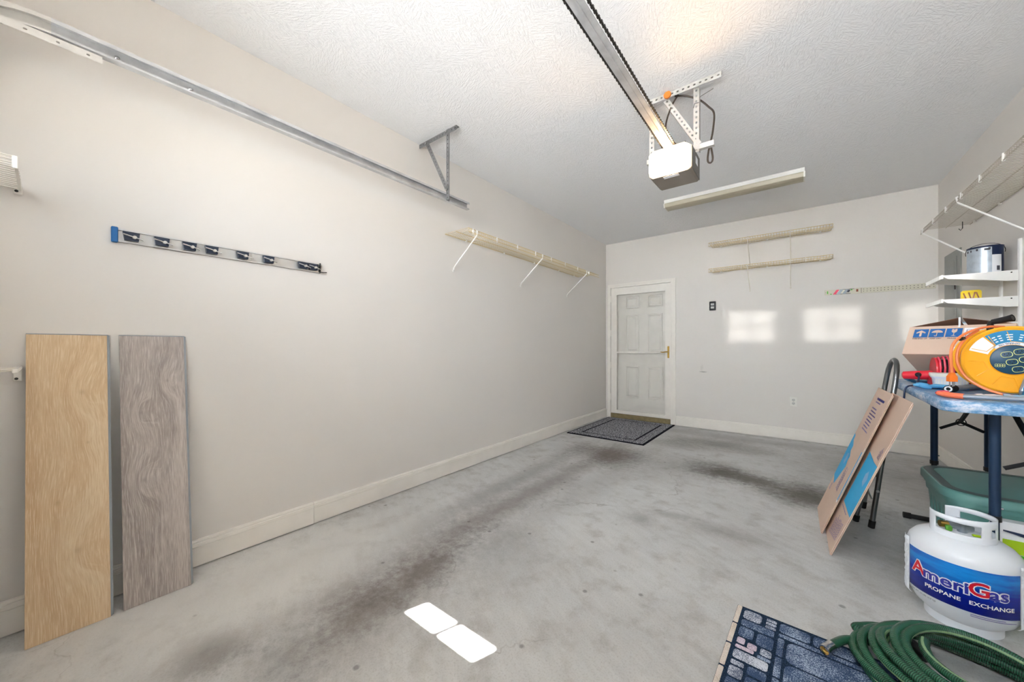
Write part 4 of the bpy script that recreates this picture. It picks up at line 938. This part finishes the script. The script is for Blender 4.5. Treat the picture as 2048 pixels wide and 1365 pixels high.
while y < sm_h-.13:
    x = .176+rs.uniform(-.0, .0)
    while x < sm_w-.06:
        w = rs.uniform(.09, .2); pad(x, y, min(w, sm_w-.01-x), .11, 'stone_blue'); x += w+.008
    y += .118

# ------------------------------------------------------------------ garden hose
ho = thing('garden_hose', 'coiled green garden hose with a brass end lying over the stone mat', 'hose', (2.86, 2.50, 0))
rh = .0138; pts = []
rr = random.Random(11)
turns = 9; per = 40; hc = V((2.862, 2.500, 0))
ph = [rr.uniform(0, 6.28) for _ in range(turns+2)]; ja = [rr.uniform(-.038, .034) for _ in range(turns+2)]; jb = [rr.uniform(-.030, .026) for _ in range(turns+2)]
lead = [V((2.480, 2.470, .030)), V((2.500, 2.505, .034)), V((2.535, 2.56, .032)), V((2.585, 2.605, .026)), V((2.64, 2.645, .022))]
def loop_pt(t):
    k = int(t); f = t-k; lp = lambda A: A[k]*(1-f)+A[min(k+1, turns+1)]*f
    a = 2.55-2*pi*t
    ax = .335-.026*t*.78+lp(ja); ay = .285-.020*t*.78+lp(jb)
    z = .017+.0125*t+.010*sin(a*2+lp(ph))+.012*max(0, sin(a+.6))*(t > 4)
    return V((hc.x+.018*lp(ja)/.02*.3+ax*cos(a+.12), hc.y+ay*sin(a-.05), max(.0145, z)))
for i in range(turns*per): pts.append(loop_pt(i/per))
full = lead+pts
sm = []                                                     # Catmull-Rom through the lead-in
for i in range(len(lead)+2):
    p0, p1, p2, p3 = full[max(0, i-1)], full[i], full[i+1], full[i+2]
    for k in range(6):
        t = k/6; sm.append(.5*((2*p1)+(p2-p0)*t+(2*p0-5*p1+4*p2-p3)*t*t+(3*p1-p0-3*p2+p3)*t**3))
path = sm+full[len(lead)+2:]
MB().tube(path, rh, 12, uvs=True).obj('tube', 'hose', ho, 60)
d = (lead[0]-lead[1]).normalized(); e0 = lead[0]
mxh = frame(e0, d.orthogonal(), d.cross(d.orthogonal()))
MB().lathe([(.0142, -.030), (.0165, -.028), (.0165, -.004), (.0175, -.002), (.0175, .016), (.0135, .016), (.0125, .002), (.0095, .0)], n=20, mx=mxh, cap0=False).obj('coupling', 'chrome', ho)
MB().lathe([(.0128, .0025), (.0128, .006), (.0085, .006), (.0085, .0025)], n=20, mx=mxh, cap0=False, cap1=False).obj('washer', 'brass', ho)
MB().tube([(2.700, 2.60, .085), (2.715, 2.575, .084), (2.735, 2.545, .080)], .0175, 10).obj('hose_guard', 'black_plastic', ho)

# ------------------------------------------------------------------ things on the folding table
bxm = thing('cardboard_box', 'open tan cardboard box with blue handling symbols on the folding table', 'box', (3.09, 4.02, TZ))
# tipped back on its rear bottom edge and turned, flaps half open
cy_, sy_ = cos(radians(30)), sin(radians(30))
BX = V((cy_, -sy_, 0)); BB = V((sy_*cy_, cy_*cy_, -sy_)); BU = V((sy_*sy_, cy_*sy_, cy_)); BO = V((2.884, 3.852, 1.0705))
BW, BD, BH = .385, .335, .185
bx3 = Matrix(((BX.x, BB.x, BU.x, BO.x), (BX.y, BB.y, BU.y, BO.y), (BX.z, BB.z, BU.z, BO.z), (0, 0, 0, 1)))    # local x width, y depth, z height
b = MB(); t_ = .004
b.box(0, BW, 0, t_, 0, BH, bx3).box(0, BW, BD-t_, BD, 0, BH, bx3).box(0, t_, t_, BD-t_, 0, BH, bx3).box(BW-t_, BW, t_, BD-t_, 0, BH, bx3).box(t_, BW-t_, t_, BD-t_, 0, t_, bx3)
b.obj('body', 'carton_tan', bxm, 0)
def flap(P): 
    b = MB(); b.add([bx3 @ V(p) for p in P], [(0, 1, 2, 3)]); o = b.obj('flap', 'carton_shaded', bxm, 0)
    q_ = o.modifiers.new('thickness', 'SOLIDIFY'); q_.thickness = .003
flap([(.001, .002, BH), (.001, BD-.002, BH), (.183, BD-.03, BH+.052), (.183, .004, BH+.052)])
flap([(BW-.001, .002, BH), (BW-.001, BD-.002, BH), (.200, BD-.03, BH+.050), (.200, .004, BH+.050)])
flap([(.004, BD-.002, BH), (BW-.004, BD-.002, BH), (BW-.03, BD-.15, BH-.07), (.03, BD-.15, BH-.07)])
b = MB(); b.tube([bx3 @ V((.196, -.0015, BH-.012)), bx3 @ V((.196, -.0015, BH+.002)), bx3 @ V((.188, -.001, BH+.05))], .0045, 4); b.obj('tape', 'paper_white', bxm, 0)
bmx = frame(BO, BX, BU)
def bface(x0, x1, y0, y1, name, mt, h=.0025): MB().add([bmx @ V((x, y, h)) for x, y in ((x0, y0), (x1, y0), (x1, y1), (x0, y1))], [(0, 1, 2, 3)]).obj(name, mt, bxm, 0)
for i, wd_ in enumerate(('THIS END UP', 'KEEP DRY', 'FRAGILE')):
    xa = .026+.064*i; bface(xa, xa+.059, .110, .165, 'symbol', 'sign_blue')
    g = lambda poly: MB().add([bmx @ V((xa+x, .110+y, .0032)) for x, y in poly], [tuple(range(len(poly)))]).obj('symbol_mark', 'carton_tan', bxm, 0)
    if i == 0: g([(.025, .006), (.034, .006), (.034, .032), (.048, .026), (.048, .034), (.0295, .047), (.011, .034), (.011, .026), (.025, .032)])
    elif i == 1:
        g([(.008, .029), (.052, .029)]+[(.030+.022*cos(a), .029+.017*sin(a)) for a in [pi*k/10 for k in range(1, 10)]]); g([(.0285, .008), (.0315, .008), (.0315, .030), (.0285, .030)]); g([(.020, .010), (.0235, .006), (.0315, .006), (.0315, .009), (.0245, .009), (.0235, .012)])
    else:
        g([(.020, .050), (.020, .034), (.0255, .027), (.0345, .027), (.040, .034), (.040, .050), (.033, .050), (.030, .042), (.028, .050)]); g([(.0285, .010), (.0315, .010), (.0315, .028), (.0285, .028)]); g([(.020, .006), (.040, .006), (.0315, .011), (.0285, .011)])
    text(wd_, .0105, bmx @ Matrix.Translation((xa+.030, .101, .003)), 'lettering', 'ink_dark', bxm, .0002)
bface(.218, .37, .004, .165, 'paper_label', 'paper_white', .0030)
for (x0, x1, y0, y1) in ((.228, .37, .153, .1545), (.228, .230, .03, .1545), (.230, .37, .128, .1295), (.230, .37, .108, .109), (.230, .37, .086, .087)): bface(x0, x1, y0, y1, 'label_line', 'ink_blue', .0036)
text('ADDRESS', .008, bmx @ Matrix.Translation((.256, .144, .0037)), 'lettering', 'ink_dark', bxm)
bface(.188, .222, .002, .046, 'white_sticker', 'paper_white', .0028)

# extension-cord reel
RX, RY, RZ, RR = 3.118, 3.28, 1.057, .143
re = thing('cord_reel', 'yellow orange extension cord reel with a navy outlet panel on the folding table', 'reel', (RX, RY, TZ))
ymx = lambda y: frame((RX, y, RZ), (1, 0, 0), (0, 0, 1))       # local z towards the room's front
MB().lathe([(.02, -.004), (RR-.012, -.004), (RR-.006, -.010), (RR, -.004), (RR, .004), (RR-.006, .009), (RR-.014, .004), (.118, .001), (.066, .001), (.06, .006)], n=64, mx=ymx(RY)).obj('front_flange', 'reel_orange', re, 30)
MB().lathe([(.02, -.004), (RR-.006, -.006), (RR, 0), (RR-.006, .006), (.06, .004)], n=64, mx=ymx(RY+.115)).obj('rear_flange', 'reel_orange', re, 30)
MB().lathe([(.09, -.105), (.09, -.004)], n=48, mx=ymx(RY)).obj('drum', 'reel_orange', re)
for k in range(6):                                           # raised ribs on the flange
    a = 2*pi*k/6+.35; b = MB(); rb_ = []
    for r_, da in ((.078, -.24), (.078, .24), (.122, .30), (.122, -.30)): rb_.append(ymx(RY) @ V((r_*cos(a+da), r_*sin(a+da), .0045)))
    b.tube([rb_[3], rb_[0], rb_[1], rb_[2]], .0016, 5, False); b.obj('flange_rib', 'reel_orange', re)
pn = MB().lathe([(.062, .004), (.062, .009), (.059, .011)], n=48, mx=ymx(RY)).obj('outlet_panel', 'reel_navy', re)
for (x, z, ro) in ((-.018, .022, .2), (-.004, -.010, .2), (.016, .034, .2), (.030, .002, .2), (.012, -.040, .2)):
    o_ = ymx(RY) @ Matrix.Translation((x, z, .0115)) @ Matrix.Rotation(ro, 4, 'Z')
    MB().tube([o_ @ V((p.x, p.y, 0)) for p in rrect(.0155, .0115, .0095, 3)], .0011, 5, True).obj('outlet_outline', 'pale_yellow', pn)
    b = MB()
    for sx in (-.0055, .0055): b.box(sx-.001, sx+.001, -.001, .0055, 0, .0006, o_)
    b.box(-.0018, .0018, -.0068, -.0035, 0, .0006, o_); b.obj('outlet_slots', 'hole_dark', pn, 0)
b = MB()
for k in range(8): b.lathe([(.0042, 0), (.0042, .0006), (.0028, .0006), (.0028, 0)], n=10, mx=ymx(RY) @ Matrix.Translation((-.046+.0068*(k % 4), -.022-.006*(k//4), .0115)), cap0=False, cap1=False)
b.obj('logo_rings', 'pale_yellow', pn, 0)
def sector(r0, r1, a0, a1, h, name, mt, n=16):
    A = [a0+(a1-a0)*i/n for i in range(n+1)]
    MB().add([ymx(RY) @ V((r0*cos(a), r0*sin(a), h)) for a in A]+[ymx(RY) @ V((r1*cos(a), r1*sin(a), h)) for a in A], [(i, i+1, n+2+i, n+1+i) for i in range(n)]).obj(name, mt, re, 0)
sector(.075, .126, 1.15, 2.22, .0052, 'blue_sticker', 'sticker_blue'); sector(.064, .075, .9, 2.35, .0050, 'white_sticker', 'paper_white'); sector(.070, .126, 2.26, 2.82, .0050, 'white_sticker', 'paper_white')
for k, a in enumerate((2.08, 1.92, 1.70, 1.62, 1.35)):
    for r_ in (.085, .095, .105): sector(r_, r_+.004, a-.05, a+.045, .0058, 'fine_print', 'text_white', 2)
vs, fs = text_mb('GENERAL USE', .0095, .0002, 'CENTER'); b = MB()
b.add([ymx(RY) @ V(((.0695-p.y*-1*-1)*cos(1.72+p.x/.0695), (.0695-p.y)*sin(1.72+p.x/.0695), .0056)) for p in vs], fs); b.obj('lettering', 'ink_dark', re, 0)
cb = MB(); hel = []                                           # wound cord
for i in range(16*28):
    t = i/28; layer = int(t//5.34); yy = (t % 5.34)/5.34; yy = yy if layer % 2 == 0 else 1-yy
    hel.append(V((RX+(.098+.0105*layer)*cos(2*pi*t), RY+.014+.088*yy, RZ+(.098+.0105*layer)*sin(2*pi*t))))
cb.tube(hel, .0052, 7); cb.obj('cord_winding', 'cord_orange', re)
pth = [(2.936, 3.215, .996), (2.934, 3.216, 1.040), (2.934, 3.218, 1.085), (2.942, 3.222, 1.125), (2.968, 3.235, 1.160), (3.01, 3.26, 1.186), (3.06, 3.30, 1.200), (3.11, 3.33, 1.199)]
MB().tube(spline(pth), .0052, 8).obj('cord', 'cord_orange', re)
MB().tube(spline([(3.03, 3.30, 1.185), (2.985, 3.255, 1.150), (2.958, 3.235, 1.10), (2.955, 3.23, 1.04), (2.975, 3.225, .985), (3.01, 3.21, .945), (3.05, 3.195, .922), (3.09, 3.19, .910), (3.14, 3.20, .907), (3.2, 3.22, .907)]), .0052, 8).obj('cord', 'cord_orange', re)
pl = MB(); pm = frame((2.936, 3.215, .972), (1, .35, 0), (0, 0, 1)); pl.loft([[pm @ V((x*s, y, z*s)) for x, z in ((-.013, -.009), (.013, -.009), (.013, .009), (-.013, .009))] for y, s in ((-.014, 1.05), (.008, 1.05), (.018, .7), (.026, .55))]); po = pl.obj('plug', 'plug_orange', re, 0)
MB().box(-.008, -.0066, -.034, -.013, -.003, .003, pm).box(.0066, .008, -.034, -.013, -.003, .003, pm).cyl(pm @ V((0, -.036, .004)), pm @ V((0, -.013, .004)), .0022, 8).obj('prongs', 'chrome', po)
MB().tube([(3.084, 3.372, 1.16), (3.082, 3.370, 1.205), (3.084, 3.367, 1.220), (3.096, 3.358, 1.2265)], .0105, 12).obj('stand_tube', 'dark_steel', re)
gr_ = MB(); gm = frame((3.096, RY+.035, 1.2385), (0, 0, 1), (.48, -.82, -.0), ) ; gd = V((.74, -.62, .22)).normalized()
g0 = V((3.088, 3.364, 1.224)); gr_.tube([g0, g0+gd*.02, g0+gd*.045, g0+gd*.060], [.0115, .0125, .0135, .0160], 16, caps=False).tube([g0+gd*.060, g0+gd*.060-gd*.03], [.0105, .0100], 16); gr_.obj('carry_grip', 'black_plastic', re)
MB().tube([(3.2, RY+.06, .907), (3.135, RY-.03, .909), (3.132, RY-.045, .93), (3.15, RY-.04, 1.0)], .010, 10).obj('stand_foot', 'tool_grey', re)
MB().bbox(3.130, 3.165, RY-.062, RY-.035, TZ+.001, .948, .004).obj('stand_shoe', 'sticker_blue', re)
MB().lathe([(.008, 0), (.012, .006), (.013, .03), (.010, .038)], n=16, mx=ymx(RY) @ Matrix.Translation((.052, -.036, .008))).obj('winding_knob', 'black_plastic', re)
MB().tube([(2.972, 3.262, 1.145), (2.975, 3.245, 1.150), (2.965, 3.232, 1.148)], .0085, 6).obj('cord_clip', 'dark_steel', re)

# red corded blower
rd = thing('red_blower', 'red corded hand blower with a ribbed grille behind the white tub', 'tool', (2.98, 3.74, TZ))
mxr = frame((2.872, 3.775, .950), (.97, -.30, .06), (.0, .0, 1))
b = MB(); b.loft([[mxr @ V((x, hz*sin(a), hy*cos(a))) for a in [2*pi*k/16 for k in range(16)]] for x, hy, hz in ((0, .010, .012), (.006, .020, .021), (.05, .025, .024), (.10, .027, .026), (.135, .030, .032), (.15, .030, .034))]); b.obj('handle', 'red_plastic', rd, 50)
gc = V((3.040, 3.712, .988))
b = MB(); b.lathe([(.03, -.05), (.055, -.045), (.058, 0), (.055, .045), (.03, .05)], n=28, mx=frame(gc, (0, 1, 0), (0, 0, 1))); b.obj('inner_drum', 'hole_dark', rd, 50)
b = MB(); b.bbox(gc.x-.075, gc.x+.075, gc.y-.060, gc.y+.05, gc.z-.086, gc.z-.022, .012, seg=2); b.obj('housing', 'red_plastic', rd, 50)
for sx in (-1, 1): MB().lathe([(.02, -.006), (.066, -.006), (.068, 0), (.066, .006), (.02, .006)], n=28, mx=frame((gc.x+sx*.056, gc.y, gc.z), (0, 1, 0), (0, 0, 1))).obj('end_ring', 'red_plastic', rd)
for k in range(7):
    a = k-3; x = gc.x+a*.0155; hh = sqrt(max(.0004, .074**2-(a*.010)**2))
    MB().tube([(x, gc.y-.05, gc.z-.04), (x, gc.y-.064, gc.z+hh*.2), (x, gc.y-.05, gc.z+hh*.75), (x, gc.y-.018, gc.z+hh), (x, gc.y+.02, gc.z+hh*.85)], .0042, 6).obj('grille_rib', 'pink_red', rd)
MB().lathe([(.012, 0), (.013, .006), (.009, .010), (.005, .022)], n=12, mx=frame(mxr @ V((.065, .004, .024)), (1, 0, 0), (0, 0, 1))).obj('cord_boot', 'black_rubber', rd)
cp = mxr @ V((.065, .004, .040))
MB().tube(spline([cp, (cp.x+.004, cp.y-.012, .945), (cp.x-.012, cp.y-.06, .915), (2.885, 3.60, .906), (2.864, 3.575, .903), (2.850, 3.565, .885), (2.846, 3.57, .83), (2.843, 3.62, .78), (2.840, 3.70, .74), (2.838, 3.78, .70)]), .0042, 8).obj('power_cord', 'navy', rd)
MB().bbox(.125, .148, -.020, .018, .026, .034, .002, mxr).obj('trigger', 'pink_red', rd)

# white lattice tub
tu = thing('plastic_tub', 'small white lattice plastic tub with a lid on the folding table', 'tub', (3.012, 3.615, TZ))
mt_ = Matrix.Translation((3.012, 3.590, 0)) @ Matrix.Rotation(-.12, 4, 'Z')
b = MB(); b.loft([[mt_ @ p for p in rrect(hx, hy, .010, 3, (0, 0), z)] for z, hx, hy in ((TZ+.001, .054, .040), (TZ+.052, .060, .046), (TZ+.052, .064, .050), (TZ+.060, .065, .051))]); b.obj('basket', 'tub_white', tu, 30)
b = MB(); b.loft([[mt_ @ p for p in rrect(hx, hy, .012, 3, (0, 0), z)] for z, hx, hy in ((TZ+.060, .068, .054), (TZ+.074, .069, .055), (TZ+.077, .066, .052))]); b.obj('lid', 'white_plastic', tu, 30)
lb = MB()
for k in range(11): x = -.05+.01*k; lb.box(x-.0012, x+.0012, -.0475, -.0425, TZ+.006, TZ+.048, mt_)
for k in range(6): z = TZ+.008+.008*k; lb.box(-.052, .052, -.0472, -.0425, z-.001, z+.001, mt_)
lb.obj('lattice', 'white_plastic', tu, 0, kind='stuff')

def glove(label, base, d, up_, sc, matn, seed):
    r = random.Random(seed); t = thing('rubber_glove', label, 'glove', base, 'rubber gloves on the folding table'); B = V(base); d = V(d).normalized(); s = V((-d.y, d.x, 0))
    bm = MB()
    def blob(pts, ws, hs):
        secs = []
        for p, w, h in zip(pts, ws, hs):
            secs.append([B+d*p[0]*sc+s*(p[1]*sc+w*sc*cos(a))+V((0, 0, (p[2]+h+h*sin(a))*sc)) for a in [2*pi*k/10 for k in range(10)]])
        bm.loft(secs)
    blob([(-.10, 0, .001), (-.06, .004, .002), (-.02, .0, .004), (.02, 0, .003), (.05, 0, .001)], [.045, .040, .038, .042, .036], [.010, .013, .012, .014, .010])
    bm.obj('palm', matn, t, 60)
    for k, (y, L, a) in enumerate(((-.032, .062, -.25), (-.011, .075, -.05), (.012, .070, .12), (.032, .055, .3))):
        f = MB(); P = [B+d*(.040)*sc+s*y*sc+V((0, 0, .010*sc))]
        for q in (.35, .7, 1): P.append(B+d*(.040+L*q*cos(a))*sc+s*(y+L*q*sin(a))*sc+V((0, 0, (.010+.006*sin(q*3+k)+up_*q)*sc)))
        f.tube(P, [.0105*sc, .011*sc, .010*sc, .006*sc], 8); f.obj('finger', matn, t, 60)
    f = MB(); P = [B+d*(-.02)*sc-s*.03*sc+V((0, 0, .011*sc)), B+d*.0-s*.055*sc+V((0, 0, .012*sc)), B+d*.03*sc-s*.066*sc+V((0, 0, .010*sc))]; f.tube(P, [.012*sc, .012*sc, .007*sc], 8); f.obj('thumb', matn, t, 60)
    f = MB(); f.loft([[B+d*(-.10-i*.004)*sc+s*(.047*sc*cos(a))+V((0, 0, (.013+.012*sin(a))*sc)) for a in [2*pi*k/12 for k in range(12)]] for i in (0, 1, 2)]); f.obj('cuff', matn, t, 60)
    return t
glove('pale blue rubber glove lying in front of the white tub', (2.962, 3.505, TZ+.001), (-.9, .12, 0), .012, .80, 'glove_blue', 1)
glove('dark blue rubber glove under the handle of the red blower', (2.968, 3.865, TZ+.001), (-.9, .12, 0), .03, .62, 'glove_dark', 2)
stk = MB(); stk.tube([(3.012, 3.60, .948), (3.05, 3.59, .946), (3.10, 3.58, .940)], [.006, .0075, .0075], 8)
MB_ = stk.obj('wooden_stick', 'brown_wood', None, origin=(3.05, 3.60, .935)); tag(MB_, 'short brown wooden stick below the orange plug', 'stick')
pp = thing('steel_pipe', 'grey steel pipe with a black and white ringed end below the plug', 'pipe', (3.01, 3.46, TZ))
MB().cyl((2.952, 3.325, .917), (3.16, 3.68, .919), .0125, 12).obj('pipe', 'tool_grey', pp)
d_ = (V((2.952, 3.325, .917))-V((3.16, 3.68, .919))).normalized(); e_ = V((2.952, 3.325, .917))
MB().cyl(e_-d_*.045, e_+d_*.008, .0165, 16).obj('sleeve', 'black_rubber', pp)
mxp = frame(e_+d_*.008, d_.orthogonal(), d_.cross(d_.orthogonal()))
MB().lathe([(.013, 0), (.013, .002), (.0075, .002), (.0075, 0)], n=16, mx=mxp, cap0=False, cap1=False).obj('white_ring', 'text_white', pp)
MB().lathe([(.0072, 0), (.0072, .0012)], n=14, mx=mxp).obj('bore', 'hole_dark', pp)
lo_ = thing('lopper', 'long grey handled lopper with an orange grip along the near table edge', 'tool', (3.0, 3.03, TZ))
MB().tube(spline([(2.868, 3.095, .914), (2.885, 3.060, .913), (2.905, 3.035, .912), (2.925, 3.022, .912)], 4), [.004]+[.009]*2+[.0115]*10, 10).obj('grip', 'orange_grip', lo_)
MB().tube([(2.92, 3.024, .912), (3.02, 3.016, .913), (3.20, 3.010, .914)], .0095, 10).obj('handle_bar', 'tool_grey', lo_)
MB().tube([(2.868, 3.098, .914), (2.875, 3.112, .918), (2.892, 3.112, .921), (2.90, 3.10, .920)], .0055, 8).obj('jaw', 'pink_red', lo_)
for k, (x, y, a, mt, lb_) in enumerate(((3.06, 3.19, .3, 'paper_white', 'crumpled white paper sheet under the front of the cord reel'), (3.12, 3.15, -.2, 'pale_blue', 'pale blue plastic sheet sliding out under the cord reel'))):
    mp = Matrix.Translation((x, y, TZ+.002+.006*k)) @ Matrix.Rotation(a, 4, 'Z'); b = MB(); n = 8; r = random.Random(k+3)
    for j in range(n+1):
        for i in range(n+1): b.v.append(tuple(mp @ V((-.06+.12*i/n, -.04+.08*j/n, .004+r.uniform(-.003, .006)))))
    for j in range(n):
        for i in range(n): b.f.append((j*(n+1)+i, j*(n+1)+i+1, (j+1)*(n+1)+i+1, (j+1)*(n+1)+i))
    o_ = b.obj('paper_sheet', mt, None, 0, origin=(x, y, TZ)); tag(o_, lb_, 'paper')
